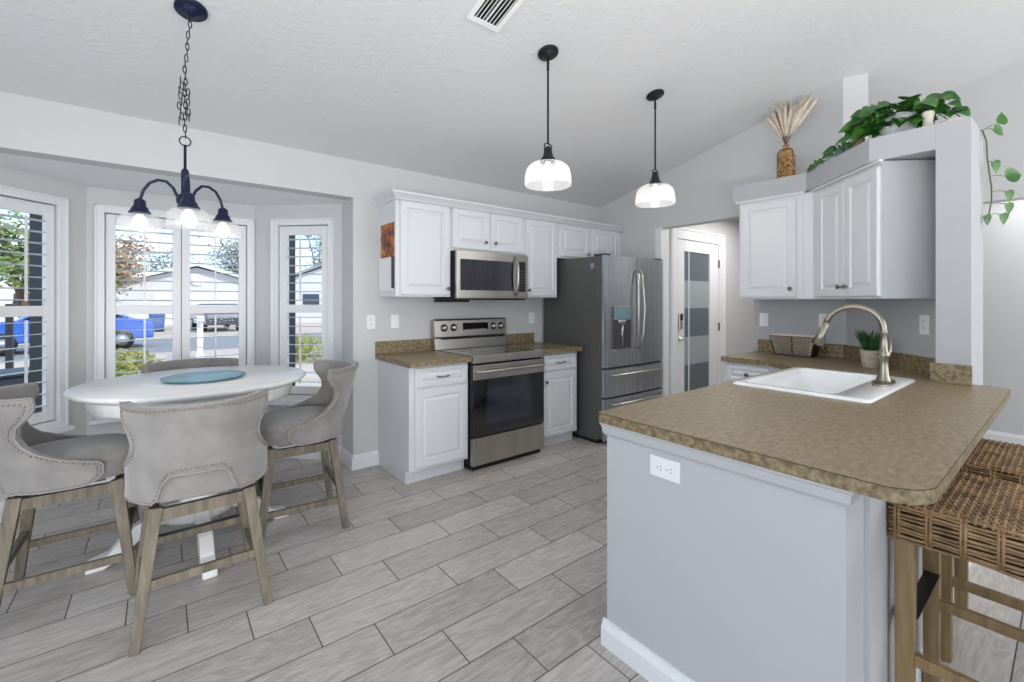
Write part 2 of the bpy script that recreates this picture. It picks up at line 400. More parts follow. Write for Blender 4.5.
shutter('white shutter in the front bay window, right of its centre post', mtC, .562, 1.018, .056, .79)
shutter('narrow white shutter in the right angled bay window', mtR, .227, .693, .073, .435)
# baseboards
def bb(mb, p, q, h=.12, t=.016):
    """baseboard along p->q, the room on its right-hand side"""
    p, q = Vector(p + (0,)), Vector(q + (0,)); ex = (q - p); L = ex.length; ex.normalize(); en = Vector((ex.y, -ex.x, 0))
    mt = Matrix(((ex.x, en.x, 0, p.x), (ex.y, en.y, 0, p.y), (0, 0, 1, 0), (0, 0, 0, 1)))
    v = [mt @ Vector((s, y, z)) for s in (0, L) for y, z in ((0, 0), (t, 0), (t, h - .03), (t * .55, h - .012), (t * .4, h), (0, h))]
    mb.add(v, [(k, (k + 1) % 6, (k + 1) % 6 + 6, k + 6) for k in range(6)] + [tuple(range(6))[::-1], tuple(range(6, 12))])
b = MB(); bb(b, W0, W1); bb(b, W1, W2); bb(b, W2, W3); struct('baseboard_bay', b, M['trim'])
b = MB(); bb(b, (BX1, 3.93), (BX1, BY - .016)); bb(b, (BX1, BY), (1.44, BY)); bb(b, (-2.25, BY), (BX0, BY)); struct('baseboard_back', b, M['trim'])
b = MB(); bb(b, (GX, BY), (GX, 2.8)); struct('baseboard_right', b, M['trim'])

# gable wall with the hall opening, ending in a chamfer
GA = 1.156
g = MB()
g.prism([(2.8, 0), (2.8, cz(2.8) + .05), (BY, cz(BY) + .05), (BY, 0)], GX, GX + .13, 'x')
g.prism([(2.8, 2.16), (2.8, cz(2.8) + .05), (1.8, cz(1.8) + .05), (1.8, 2.16)], GX, GX + .13, 'x')
g.prism([(1.8, 0), (1.8, cz(1.8) + .05), (GA, cz(GA) + .05), (GA, 0)], GX, GX + .13, 'x')
g.prism([(GX, GA + .001), (GX + .13, GA + .001), (GX + .13, GA - .13)], 0, cz(GA) + .08)
struct('wall_right', g, M['wall'])
GA2 = Vector((4.2, 1.79, 0))
# thickened kitchen wall behind the right counter, the angled wall and the end pier, up to the ledge
LZ = 2.345
struct('wall_kitchen_right', MB().box(4.2, GX + .003, 1.12, 1.81, 0, LZ - .005), M['wall_shaded'])
struct('wall_angled', MB().prism([(4.2, 1.12), (3.58, .50), (3.58, .352), (3.82, .352), (4.37, 1.02), (4.25, 1.12)], 0, LZ - .005), M['wall_shaded'])
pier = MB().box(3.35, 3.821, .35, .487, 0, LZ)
struct('wall_pier', pier, M['wall_shaded'])
struct('wall_soffit', MB().prism([(3.85, 1.83), (3.85, 1.28), (3.35, .78), (3.35, .4875), (3.567, .4875), (4.199, 1.12), (4.199, 1.83)], 2.205, LZ), M['wall_shaded'])
# hall beyond the opening
h = MB()
h.box(GX + .13, 4.45, 2.8, 2.92, 0, 2.5).box(5.60, 6.75, 2.8, 2.92, 0, 2.5).box(4.45, 5.60, 2.8, 2.92, 2.10, 2.5)
struct('wall_hall', h, M['wall'])
struct('wall_hall_side', MB().box(6.6, 6.75, 1.2, 2.8, 0, 2.5).box(4.40, 6.6, 1.2, 1.3, 0, 2.5), M['wall'])
struct('ceiling_hall', MB().box(GX + .13, 6.75, 1.2, 2.92, 2.45, 2.55), M['ceil'])
struct('trim_1', MB().box(GX - .012, GX + .142, 2.786, 2.806, 0, 2.17).box(GX - .012, GX - .001, 2.80, 2.86, 0, 2.16), M['trim'], bevel=.003)
# room to the right: far wall with a wide opening, white wall behind it
fw = MB()
fw.prism([(1.3, 2.22), (1.3, cz(1.3) + .05), (RY, cz(RY) + .05), (-4.5, cz(RY) + .05), (-4.5, 2.22)], 5.55, 5.68, 'x')
fw.box(5.55, 5.68, .75, 1.3, 0, 2.22).box(5.55, 5.68, -4.5, -.9, 0, 2.22)
struct('wall_far', fw, M['wall'])
struct('wall_far_room', MB().box(6.3, 6.42, -4.5, 1.2, 0, 2.5).box(5.68, 6.3, 1.2, 1.3, 0, 2.5), M['wall'])
struct('ceiling_far_room', MB().box(5.68, 6.42, -4.5, 1.3, 2.45, 2.55), M['ceil'])
struct('trim_2', MB().box(6.27, 6.3, .10, .18, 0, 2.2).box(6.27, 6.3, -.9, .10, 2.10, 2.2), M['trim'])
b = MB(); bb(b, (6.3, 1.2), (6.3, .18)); struct('baseboard_far', b, M['trim'])
b = MB(); bb(b, (4.6, 1.2), (5.55, 1.2)); struct('baseboard_side_room', b, M['trim'])

# entry door in the hall
def door_tone(name, rgb, r=.35): return mat(name, rgb, r)
dark, light = door_tone('dark_frosted_glass', (96, 104, 112)), door_tone('light_frosted_glass', (158, 165, 168))
cas = MB().box(4.45, 4.555, 2.778, 2.80, 0, 2.185).box(5.48, 5.62, 2.778, 2.80, 0, 2.185).box(4.555, 5.48, 2.778, 2.80, 2.075, 2.185)
cas.box(4.435, 4.46, 2.77, 2.80, 0, 2.20).box(5.61, 5.635, 2.77, 2.80, 0, 2.20).box(4.435, 5.635, 2.77, 2.80, 2.18, 2.205)
struct('trim_3', cas, M['trim'], bevel=.003)
dm = MB().box(4.56, 4.705, 2.79, 2.83, .01, 2.07).box(5.275, 5.475, 2.79, 2.83, .01, 2.07).box(4.705, 5.275, 2.79, 2.83, 1.94, 2.07).box(4.705, 5.275, 2.79, 2.83, .01, .27)
door = struct('door_1', dm, M['trim'], bevel=.002)
z = 1.94
for i, hh in enumerate((.333, .322, .332, .322, .361)):
    p = obj('glass_panel', MB().box(4.705, 5.275, 2.805, 2.815, z - hh, z), dark if i % 2 == 0 else light, door); p['label'] = 'dark grey frosted glass panel' if i % 2 == 0 else 'light grey frosted glass panel'; z -= hh
obj('glass_bar', MB().box(4.81, 4.825, 2.797, 2.806, .27, 1.94), M['trim'], door)['label'] = 'thin vertical bar on the glass'
obj('keypad_lock', MB().box(4.57, 4.64, 2.765, 2.79, 1.05, 1.23), M['steel'], door, bevel=.006)['label'] = 'steel keypad lock with a black top'
obj('keypad', MB().box(4.578, 4.632, 2.760, 2.766, 1.15, 1.222), M['black'], door, bevel=.003)
k = MB().lathe([(.03, 0), (.03, .012), (.012, .016), (.012, .05)], (4.60, 2.79, .94), 16, mtx=Matrix.Rotation(PI / 2, 3, 'X').to_4x4()); k.box(4.595, 4.70, 2.735, 2.748, .93, .95)
obj('lever_handle', k, M['steel'], door)
for zz in (1.83, 1.05, .25): obj('hinge', MB().box(5.47, 5.495, 2.775, 2.792, zz - .05, zz + .05), M['knob'], door)

# ------------------------------------------------------------------ cabinet fronts
def front(w, h, t=.019, fr=.055):
    """raised panel front, local x 0..w, z 0..h, facing -y with back at y=0"""
    r = [(0, w, 0, h, 0), (0, w, 0, h, t - .004), (.004, w - .004, .004, h - .004, t)]
    for i, d in ((fr, t), (fr + .006, t - .010), (fr + .014, t - .010), (fr + .034, t - .001)):
        r.append((i, w - i, i, h - i, d))
    return MB().rings(r, (0, 0, 0), (1, 0, 0), (0, 0, 1), (0, -1, 0))
def knob_mb(x, z, y):
    m = Matrix.Rotation(PI / 2, 3, 'X').to_4x4()
    return MB().lathe([(.006, 0), (.006, .012), (.015, .018), (.016, .024), (.010, .029), (.001, .030)], (x, y, z), 14, mtx=m)
def pull_mb(x, z, y, L=.095):
    pts = [(x - L / 2, y, z), (x - L / 2, y - .02, z), (x - L / 3, y - .026, z - .002), (x, y - .029, z - .005), (x + L / 3, y - .026, z - .002), (x + L / 2, y - .02, z), (x + L / 2, y, z)]
    return MB().tube(pts, [.005, .005, .006, .004, .006, .005, .005], 8)

def add_front(T, kind, x0, x1, z0, z1, y, mtx=None, knob=None, pull=False, fr=.055):
    """front on cabinet T in the cabinet's own frame (x along the face, -y outward)"""
    m = front(x1 - x0, z1 - z0, fr=fr).xf(Matrix.Translation((x0, y, z0)))
    if mtx: m.xf(mtx)
    o = obj(kind, m, M['cab'], T, world=True)
    if knob:
        k = knob_mb(knob[0], knob[1], y - .019)
        if mtx: k.xf(mtx)
        obj('knob', k, M['knob'], o, world=True)
    if pull:
        k = pull_mb((x0 + x1) / 2, (z0 + z1) / 2, y - .019)
        if mtx: k.xf(mtx)
        obj('pull_handle', k, M['knob'], o, world=True)
    return o
def cabinet(label, x0, x1, z0, z1, yf, yb, group, toe=0, mtx=None, loc=None):
    L = Vector(((x0 + x1) / 2, (yf + yb) / 2, z0))
    if mtx: L = mtx @ L
    T = thing('base_cabinet' if toe else 'wall_cabinet', label, 'cabinet', L, 0, group)
    b = MB()
    if toe: b.box(x0, x1, yf, yb, toe, z1).box(x0 + .001, x1 - .001, yf + .06, yb, 0, toe + .01)
    else: b.box(x0, x1, yf, yb, z0, z1)
    if mtx: b.xf(mtx)
    obj('cabinet_body', b, M['cab'], T, world=True, bevel=.002)
    return T
UF = 3.325
grp = 'white wall cabinets over the range wall'
T = cabinet('tall white wall cabinet with a photo taped to its side, left of the microwave', 1.449, 1.947, 1.405, 2.20, UF, BY - .002, grp)
add_front(T, 'cabinet_door', 1.485, 1.932, 1.42, 2.172, UF, knob=(1.905, 1.475))
T = cabinet('short white double-door wall cabinet directly over the microwave', 1.949, 2.753, 1.80, 2.20, UF, BY - .002, grp)
add_front(T, 'cabinet_door', 1.96, 2.34, 1.825, 2.172, UF, knob=(2.295, 1.895)); add_front(T, 'cabinet_door', 2.362, 2.742, 1.825, 2.172, UF, knob=(2.402, 1.895))
T = cabinet('tall white wall cabinet between the microwave and the fridge', 2.755, 3.205, 1.405, 2.20, UF, BY - .002, grp)
add_front(T, 'cabinet_door', 2.775, 3.185, 1.42, 2.172, UF, knob=(2.805, 1.475))
T = cabinet('short white double-door wall cabinet above the fridge', 3.207, 4.247, 1.815, 2.20, UF, BY - .002, grp)
add_front(T, 'cabinet_door', 3.235, 3.685, 1.835, 2.172, UF, knob=(3.65, 1.875)); add_front(T, 'cabinet_door', 3.72, 4.18, 1.835, 2.172, UF, knob=(3.755, 1.875))
cr = MB()
prof = [(0, 2.17), (-.012, 2.17), (-.018, 2.182), (-.045, 2.208), (-.055, 2.212), (-.055, 2.228), (0, 2.228)]
# front run + left return (mitred)
v = [(1.449 + o_, UF - .021 + o_, z) for o_, z in prof] + [(4.248, UF - .021 + o_, z) for o_, z in prof]
n = len(prof); cr.add(v, [(k, k + n, (k + 1) % n + n, (k + 1) % n) for k in range(n)] + [tuple(range(n)), tuple(range(n, 2 * n))[::-1]])
v = [(1.449 + o_, BY - .002, z) for o_, z in prof] + [(1.449 + o_, UF - .021 + o_, z) for o_, z in prof]
cr.add(v, [(k, k + n, (k + 1) % n + n, (k + 1) % n) for k in range(n)] + [tuple(range(n)), tuple(range(n, 2 * n))[::-1]])
cr.box(1.449, 4.248, UF - .022, BY - .002, 2.2005, 2.226)
solo('crown_molding', cr, M['cab'], 'white crown molding running along the tops of the range wall cabinets', 'molding', (1.45, 3.48, 2.17))

CT = .925
grp = 'white base cabinets beside the range'
FB = 3.045
T = cabinet('white base cabinet with drawer and door, left of the range', 1.432, 1.944, 0, CT - .04, FB, BY - .002, grp, toe=.10)
add_front(T, 'drawer', 1.475, 1.93, .722, .868, FB, pull=True, fr=.03); add_front(T, 'cabinet_door', 1.475, 1.93, .125, .705, FB)
T = cabinet('narrow white base cabinet between the range and the fridge', 2.727, 3.205, 0, CT - .04, FB, BY - .002, grp, toe=.10)
add_front(T, 'drawer', 2.75, 3.175, .722, .868, FB, pull=True, fr=.03); add_front(T, 'cabinet_door', 2.75, 3.175, .125, .705, FB, knob=(2.775, .625))

def countertop(label, parts, name='countertop', group=None, loc=None):
    T = thing(name, label, 'countertop', loc, 0, group)
    return T
def slab(T, x0, x1, y0, y1):
    obj('top_surface', MB().box(x0, x1, y0, y1, CT - .004, CT), M['counter'], T, world=True)
    obj('front_edge', MB().box(x0, x1, y0, y1, CT - .04, CT - .0042), M['counter_edge'], T, world=True)
T = countertop('short brown laminate counter left of the range', 0, group='counters beside the range', loc=(1.68, 3.3, CT - .04))
slab(T, 1.408, 1.945, 2.99, BY - .002)
obj('backsplash', MB().box(1.408, 1.945, BY - .024, BY - .003, CT, CT + .105), M['counter_edge'], T, world=True, bevel=.002)
T = countertop('short brown laminate counter between range and fridge', 0, group='counters beside the range', loc=(2.95, 3.3, CT - .04))
slab(T, 2.727, 3.225, 2.99, BY - .002)
obj('backsplash', MB().box(2.727, 3.15, BY - .024, BY - .003, CT, CT + .105), M['counter_edge'], T, world=True, bevel=.002)

# ------------------------------------------------------------------ range
T = thing('electric_range', 'stainless steel electric range with black glass oven door', 'range', (2.335, 3.3, 0))
x0, x1 = 1.951, 2.721
obj('range_body', MB().box(x0, x1, 3.03, 3.60, .04, .90), M['darkmetal'], T, world=True)
obj('cooktop', MB().box(x0 + .004, x1 - .004, 3.0, 3.54, .90, .928), M['blackglass'], T, world=True, bevel=.002)
for cx, cy, r in ((2.14, 3.15, .105), (2.53, 3.15, .115), (2.14, 3.40, .08), (2.53, 3.40, .08)):
    obj('burner_ring', MB().tube([(cx + r * math.cos(a), cy + r * math.sin(a), .9287) for a in [2 * PI * i / 40 for i in range(40)]], .0012, 4, closed=True), M['knob'], T, world=True)
obj('cooktop_trim', MB().box(x0, x1, 2.975, 3.004, .868, .930), M['steel'], T, world=True, bevel=.006)
D = obj('oven_door', MB().box(x0 + .004, x1 - .004, 2.985, 3.03, .275, .855), M['blackglass'], T, world=True, bevel=.004)
obj('door_top_band', MB().box(x0 + .004, x1 - .004, 2.978, 2.99, .735, .852), M['steel'], D, world=True, bevel=.003)
obj('oven_handle', MB().tube([(x0 + .04, 2.985, .80), (x0 + .045, 2.945, .802), (x0 + .07, 2.935, .804), (x1 - .07, 2.935, .804), (x1 - .045, 2.945, .802), (x1 - .04, 2.985, .80)], .018, 12, flat=.7), M['steel'], D, world=True)
obj('oven_window', MB().box(x0 + .13, x1 - .13, 2.983, 2.987, .36, .66), mat('oven_window_glass', (36, 38, 52), .08, coat=1), D, world=True)
obj('storage_drawer', MB().box(x0 + .004, x1 - .004, 2.985, 3.03, .045, .265), M['steel'], T, world=True, bevel=.004)
obj('toe_base', MB().box(x0 + .02, x1 - .02, 3.02, 3.55, 0, .042), M['black'], T, world=True)
bp = MB().prism([(3.545, .928), (3.605, .928), (3.62, 1.20), (3.575, 1.205), (3.562, 1.19), (3.548, 1.045), (3.556, 1.03)], x0 - .032, x1 + .004, 'x')
BPn = obj('control_backguard', bp, M['steel'], T, world=True, bevel=.004)
obj('display', MB().box(2.215, 2.50, 3.553, 3.565, 1.085, 1.165).xf(Matrix.Identity(4)), M['blackglass'], BPn, world=True)
dg = MB()
for i in range(9):
    dg.box(2.235 + i * .028, 2.25 + i * .028, 3.5515, 3.553, 1.10, 1.103)
obj('display_lights', dg, M['display'], BPn, world=True)
rt = Matrix.Rotation(PI / 2, 3, 'X').to_4x4()
for xx in (2.015, 2.115, 2.565, 2.655):
    kb = obj('control_knob', MB().lathe([(.032, 0), (.032, .006), (.026, .010), (.023, .03), (.015, .034), (.001, .034)], (xx, 3.556, 1.125), 20, mtx=rt), M['steel'], BPn, world=True)
    obj('knob_ring', MB().lathe([(.035, 0), (.035, .004), (.031, .006)], (xx, 3.557, 1.125), 20, mtx=rt), M['black'], kb, world=True)
obj('backguard_vent', MB().box(x0 + .03, x1 - .03, 3.547, 3.556, 1.02, 1.032), M['black'], T, world=True)

# ------------------------------------------------------------------ microwave
T = thing('microwave', 'stainless over-the-range microwave with black glass window', 'microwave', (2.335, 3.4, 1.385))
x0, x1, yf = 1.951, 2.751, 3.225
x1 = 2.73
obj('microwave_case', MB().box(x0, x1, yf + .03, BY - .003, 1.388, 1.80), M['darkmetal'], T, world=True)
obj('microwave_front', MB().box(x0, x1, yf, yf + .032, 1.392, 1.80), M['steel'], T, world=True, bevel=.005)
obj('microwave_window', MB().box(x0 + .032, x0 + .60, yf - .004, yf + .004, 1.462, 1.728), mat('purple_black_glass', (24, 22, 34), .12, coat=1), T, world=True, bevel=.002)
obj('control_panel', MB().box(x0 + .655, x0 + .745, yf - .004, yf + .004, 1.455, 1.735), M['black'], T, world=True)
kp = MB()
for i in range(7):
    for j in range(3): kp.box(x0 + .668 + j * .024, x0 + .682 + j * .024, yf - .0055, yf - .004, 1.475 + i * .028, 1.483 + i * .028)
obj('keypad_marks', kp, M['knob'], T, world=True)
obj('door_handle', MB().tube([(x0 + .625, yf, 1.43), (x0 + .622, yf - .03, 1.45), (x0 + .618, yf - .05, 1.52), (x0 + .617, yf - .055, 1.60), (x0 + .618, yf - .05, 1.68), (x0 + .622, yf - .03, 1.745), (x0 + .625, yf, 1.765)], .013, 10), M['steel'], T, world=True)
obj('door_gap', MB().box(x0 + .640, x0 + .643, yf - .001, yf + .002, 1.395, 1.797), M['black'], T, world=True)
obj('bottom_vent', MB().box(x0 + .02, x1 - .02, yf + .02, BY - .02, 1.378, 1.389).box(x0 - .0, x0 + .3, 3.50, BY - .01, 1.36, 1.38), M['black'], T, world=True)

# ------------------------------------------------------------------ fridge
T = thing('refrigerator', 'stainless french-door refrigerator with water dispenser', 'refrigerator', (3.74, 3.2, 0))
x0, x1 = 3.275, 4.245
FY = 2.745
obj('fridge_body', MB().box(x0, x1, FY + .098, 3.60, .035, 1.80), M['fridge_side'], T, world=True, bevel=.004)
obj('door_liner', MB().box(x0 + .001, x1 - .001, FY + .043, FY + .0975, .06, 1.80), M['fridge_side'], T, world=True)
obj('fridge_feet', MB().box(x0 + .02, x1 - .02, FY + .12, 3.5, 0, .036), M['black'], T, world=True)
def curved(xa, xb, za, zb, y, bow, full=(x0, x1)):
    """door slab with softly bowed face and rounded outer edges"""
    mb = MB(); n = 14; prof = []
    for i in range(n + 1):
        x = xa + (xb - xa) * i / n
        u = (x - full[0]) / (full[1] - full[0]) * 2 - 1
        e = min(x - xa, xb - x); rr = 0 if e > .012 else .008 * (1 - e / .012) ** 2
        prof.append((x, y + bow * u * u + rr))
    poly = prof + [(xb, y + .042), (xa, y + .042)]
    return mb.prism(poly, za, zb)
xm = (x0 + x1) / 2
dl = obj('fridge_door', curved(x0, xm - .003, .738, 1.805, FY, .012), M['fridge'], T, world=True)
dr = obj('fridge_door', curved(xm + .003, x1, .738, 1.805, FY, .012), M['fridge'], T, world=True)
d1 = obj('freezer_drawer', curved(x0, x1, .455, .718, FY, .012), M['fridge'], T, world=True)
d2 = obj('freezer_drawer', curved(x0, x1, .05, .437, FY, .012), M['fridge'], T, world=True)
for dd, s in ((dl, -1), (dr, 1)):
    hx = xm + s * .035
    obj('door_handle', MB().tube([(hx + s * .0, FY + .005, .90), (hx - s * .008, FY - .035, .93), (hx + s * .004, FY - .05, 1.05), (hx + s * .016, FY - .058, 1.30), (hx + s * .004, FY - .05, 1.50), (hx - s * .008, FY - .035, 1.64), (hx, FY + .005, 1.67)], .013, 10), M['steel'], dd, world=True)
for dd, z in ((d1, .665), (d2, .385)):
    obj('drawer_handle', MB().tube([(x0 + .09, FY + .01, z), (x0 + .10, FY - .03, z), (x0 + .2, FY - .048, z), (xm, FY - .055, z), (x1 - .2, FY - .048, z), (x1 - .10, FY - .03, z), (x1 - .09, FY + .01, z)], .013, 10), M['steel'], dd, world=True)
dsp = obj('dispenser_recess', MB().box(x0 + .10, x0 + .385, FY - .004, FY + .012, .90, 1.32), mat('dispenser_grey', (96, 92, 96), .3, metal=.6), dl, world=True, bevel=.004)
obj('dispenser_display', MB().box(x0 + .115, x0 + .37, FY - .012, FY - .003, 1.19, 1.315), M['display_teal'], dl, world=True, bevel=.003)
obj('dispenser_nozzle', MB().lathe([(.045, 0), (.06, .035), (.05, .045)], (x0 + .24, FY - .006, 1.145), 14, sy=.5).tube([(x0 + .24, FY - .008, .93), (x0 + .235, FY - .012, 1.15)], .011, 8), M['steel'], dl, world=True)
obj('dispenser_tray', MB().box(x0 + .105, x0 + .38, FY - .02, FY, .895, .91), M['steel'], dl, world=True)
for xx in (x0 + .06, x1 - .06): obj('top_hinge', MB().box(xx - .04, xx + .04, FY + .02, FY + .16, 1.792, 1.822), M['black'], T, world=True, bevel=.006)
obj('round_sticker', MB().box(x0 - .0015, x0 + .001, 2.885, 2.93, 1.685, 1.735), mat('violet_sticker', (150, 145, 190), .4), T, world=True)['label'] = 'small violet sticker on the grey side'

# wall plates
def plate(label, P, ex, horizontal=False, kind='outlet', group='wall plates'):
    """wall plate centred at P, ex = unit vector along the wall to the right as seen from the room"""
    ex = Vector(ex); en = Vector((ex.y, -ex.x, 0))
    w, h = (.118, .072) if horizontal else (.072, .118)
    m = Matrix(((ex.x, en.x, 0, P[0]), (ex.y, en.y, 0, P[1]), (0, 0, 1, P[2]), (0, 0, 0, 1)))
    T = thing('light_switch' if kind == 'switch' else 'power_outlet', label, 'switch' if kind == 'switch' else 'outlet', P, 0, group)
    pl = obj('cover_plate', MB().box(-w / 2, w / 2, 0, .006, -h / 2, h / 2).xf(m), M['white'], T, world=True, bevel=.002)
    if kind == 'switch':
        obj('toggle', MB().box(-.016, .016, .006, .010, -.033, .033).xf(m), M['white'], T, world=True, bevel=.002)
    else:
        r = MB(); s = MB()
        for q in (-.02, .02):
            a, b_ = (q, 0) if horizontal else (0, q)
            r.box(a - .016, a + .016, .006, .008, b_ - .014, b_ + .014)
            for e in (-.006, .006):
                if horizontal: s.box(a + .003, a + .010, .008, .0085, e - .001, e + .001)
                else: s.box(e - .001, e + .001, .008, .0085, b_ - .002, b_ + .008)
            s.lathe([(.0022, 0), (.0022, .0006)], (a - (.007 if horizontal else 0), .008, b_ - (0 if horizontal else .008)), 8, mtx=Matrix.Rotation(-PI / 2, 3, 'X').to_4x4())
        obj('socket_face', r.xf(m), M['white'], T, world=True, bevel=.001); obj('socket_slots', s.xf(m), M['black'], T, world=True)
grp = 'wall plates around the kitchen'
plate('white outlet plate on the range wall, nearest the bay corner', (1.372, BY, 1.195), (1, 0, 0), group=grp, kind='outlet')
plate('white rocker switch plate on the range wall, above the left backsplash', (1.583, BY, 1.195), (1, 0, 0), kind='switch', group=grp)
plate('white outlet plate in the gap between range and fridge', (3.13, BY, 1.19), (1, 0, 0), group=grp)
plate('white switch plate on the grey wall above the wire basket', (4.2, 1.725, 1.205), (0, -1, 0), kind='switch', group=grp)
plate('white outlet plate half hidden behind the faucet spout', (4.2, 1.27, 1.21), (0, -1, 0), group=grp)
q = .7071
plate('white outlet plate on the angled wall, right of the small plant', (3.66, .58, 1.225), (-q, -q, 0), group=grp)
plate('white horizontal outlet set in the peninsula end panel', (1.40, .903, .778), (0, -1, 0), horizontal=True, group=grp)

# photo and paper on the side of the cabinet
pm = NM('orange_photo'); nz = pm.n('ShaderNodeTexNoise', Scale=14, Detail=5); tc = pm.n('ShaderNodeTexCoord'); pm.l(tc.outputs['Object'], nz.inputs['Vector'])
crp = pm.n('ShaderNodeValToRGB'); E_ = crp.color_ramp.elements; E_[0].position = .35; E_[0].color = lin((50, 40, 40)); E_[1].position = .7; E_[1].color = lin((226, 150, 60))
e = crp.color_ramp.elements.new(.52); e.color = lin((160, 82, 44)); pm.l(nz.outputs[0], crp.inputs[0]); pm.l(crp.outputs[0], pm.b.inputs['Base Color'])
solo('photo_print', MB().box(1.441, 1.4485, 3.345, 3.60, 1.725, 1.995), pm.m, 'orange and brown photo stuck on the cabinet side', 'photo', (1.445, 3.47, 1.725))
T = thing('paper_pocket', 'white paper pocket hanging on the cabinet side below the photo', 'paper holder', (1.435, 3.48, 1.46))
obj('paper_sheet', MB().box(1.436, 1.4485, 3.36, 3.63, 1.455, 1.722).xf(Matrix.Identity(4)), M['white'], T, world=True, bevel=.002)
obj('binder_edge', MB().box(1.428, 1.4485, 3.345, 3.358, 1.47, 1.722), M['black'], T, world=True)

# ------------------------------------------------------------------ right side cabinets (wall cabinets under the soffit)
# frame for cabinets whose face looks toward -X: local x -> -Y (to the right), local -y -> -X
def face_mtx(px, py, ang):
    """local x axis pointing along ang (world), local -y outward to the left-hand... room side"""
    return Matrix.Translation((px, py, 0)) @ Matrix.Rotation(ang, 4, 'Z')
mA = face_mtx(3.85, 1.80, -PI / 2)           # x 0.. toward -Y ; local y>0 -> +X (into the wall)
grp = 'white wall cabinets under the grey soffit'
T = cabinet('white single-door wall cabinet nearest the hall opening, above the basket', .02, .50, 1.385, 2.195, 0, .348, grp, mtx=mA)
add_front(T, 'cabinet_door', .035, .455, 1.40, 2.165, 0, mtx=mA, knob=(.42, 1.465))
# angled double-door cabinet: face from (3.86,1.24) toward (3.337,.717)
mD = face_mtx(3.855, 1.235, -PI * .75)
Ld = math.hypot(3.855 - 3.337, 1.235 - .717)
T = thing('wall_cabinet', 'white angled double-door wall cabinet above the faucet', 'cabinet', (3.7, .9, 1.385), 0, grp)
bd = MB().prism([(3.851, 1.299), (3.855, 1.235), (3.337, .717), (3.574, .496), (4.195, 1.118), (4.195, 1.299)], 1.385, 2.195)
obj('cabinet_body', bd, M['cab'], T, world=True)
obj('side_panel', MB().prism([(3.337, .715), (3.338, .7165), (3.576, .4955), (3.574, .4935)], 1.385, 2.195), M['wall_shaded'], T, world=True)['label'] = 'grey side panel'  # cabinet side given the same darker tone as the wall
e0 = .085
wd = (Ld - e0 - .012) / 2
add_front(T, 'cabinet_door', e0, e0 + wd - .004, 1.40, 2.165, 0, mtx=mD, knob=(e0 + wd - .035, 1.465))
add_front(T, 'cabinet_door', e0 + wd + .004, e0 + 2 * wd, 1.40, 2.165, 0, mtx=mD, knob=(e0 + wd + .035, 1.465))
tr = MB().box(0, .515, -.022, 0, 2.188, 2.204).xf(mA); tr2 = MB().box(-.008, Ld + .01, -.022, 0, 2.188, 2.204).xf(mD)
tr.v += tr2.v; n0 = 8; tr.f += [tuple(i + n0 for i in f_) for f_ in tr2.f]; tr.sm += tr2.sm
solo('cabinet_trim', tr, M['cab'], 'white trim strip between the right wall cabinets and the grey soffit', 'molding', (3.8, 1.3, 2.18))

# base cabinets right
T = thing('base_cabinet', 'white base cabinet with drawer under the basket counter', 'cabinet', (3.9, 1.5, 0), 0, 'white base cabinets under the main counter')
obj('cabinet_body', MB().prism([(4.198, 1.775), (3.585, 1.775), (3.585, 1.41), (3.36, 1.185), (3.36, 1.17), (3.62, .56), (4.198, 1.13)], .10, CT - .0405), M['cab'], T, world=True)
obj('toe_kick', MB().prism([(4.19, 1.76), (3.65, 1.76), (3.65, 1.44), (3.45, 1.2), (3.65, .65), (4.19, 1.15)], 0, .102), M['cab'], T, world=True)
mB = face_mtx(3.585, 1.775, -PI / 2)
add_front(T, 'drawer', .03, .345, .735, .865, 0, mtx=mB, knob=(.19, .80), fr=.03)
add_front(T, 'cabinet_door', .03, .345, .125, .715, 0, mtx=mB, knob=(.31, .64))
# peninsula base
T = thing('peninsula_base', 'grey painted peninsula base with molding under the counter', 'kitchen peninsula', (2.4, .8, 0))
obj('end_panel', MB().box(1.40, 1.56, .375, 1.165, 0, CT - .0405), M['pen'], T, world=True)
obj('back_panel', MB().box(1.56, 3.348, .362, .56, 0, CT - .0405), M['pen'], T, world=True)
obj('cabinet_body', MB().box(1.56, 3.34, .5605, 1.15, .1, CT - .0405 - .22).box(1.56, 3.34, 1.13, 1.15, .6, CT - .0405).box(1.56, 3.34, 1.0, 1.08, 0, .1), M['cab'], T, world=True)
mo = MB()
pr = [(0, .836), (-.006, .836), (-.012, .846), (-.016, .872), (-.022, .880), (-.022, CT - .041), (0, CT - .041)]
n = len(pr)
for a, b_ in (((1.40, 1.165), (1.40, .375)), ((1.40, .375), (1.58, .375))):
    vs = []
    for P, end in ((a, 0), (b_, 1)):
        for o_, z in pr:
            if a[0] == b_[0]: vs.append((P[0] + o_, P[1] + (-(-o_) if False else (o_ if end == 1 else -o_)), z))
            else: vs.append((P[0] + (o_ if end == 0 else 0), P[1] + o_, z))
    mo.add(vs, [(k, (k + 1) % n, (k + 1) % n + n, k + n) for k in range(n)] + [tuple(range(n))[::-1], tuple(range(n, 2 * n))])
obj('counter_molding', mo, M['pen'], T, world=True)
sk = MB(); bb(sk, (1.40, .36), (1.40, 1.18)); 
sk = MB()
def bb2(mb, p, q, h=.10, t=.02): bb(mb, p, q, h, t)
bb2(sk, (1.40, .355), (1.40, 1.185)) if False else None
# baseboard on the end panel: outward is -X, so run from y high to y low with the room on the right
bb(sk, (1.40, 1.18), (1.40, .36), .10, .02)
bb(sk, (1.40, .375), (1.56, .375), .10, .015); bb(sk, (1.56, .362), (3.348, .362), .10, .015); bb(sk, (1.44, 1.165), (1.385, 1.165), .10, .02) if False else None
obj('baseboard', sk, M['trim'], T, world=True)

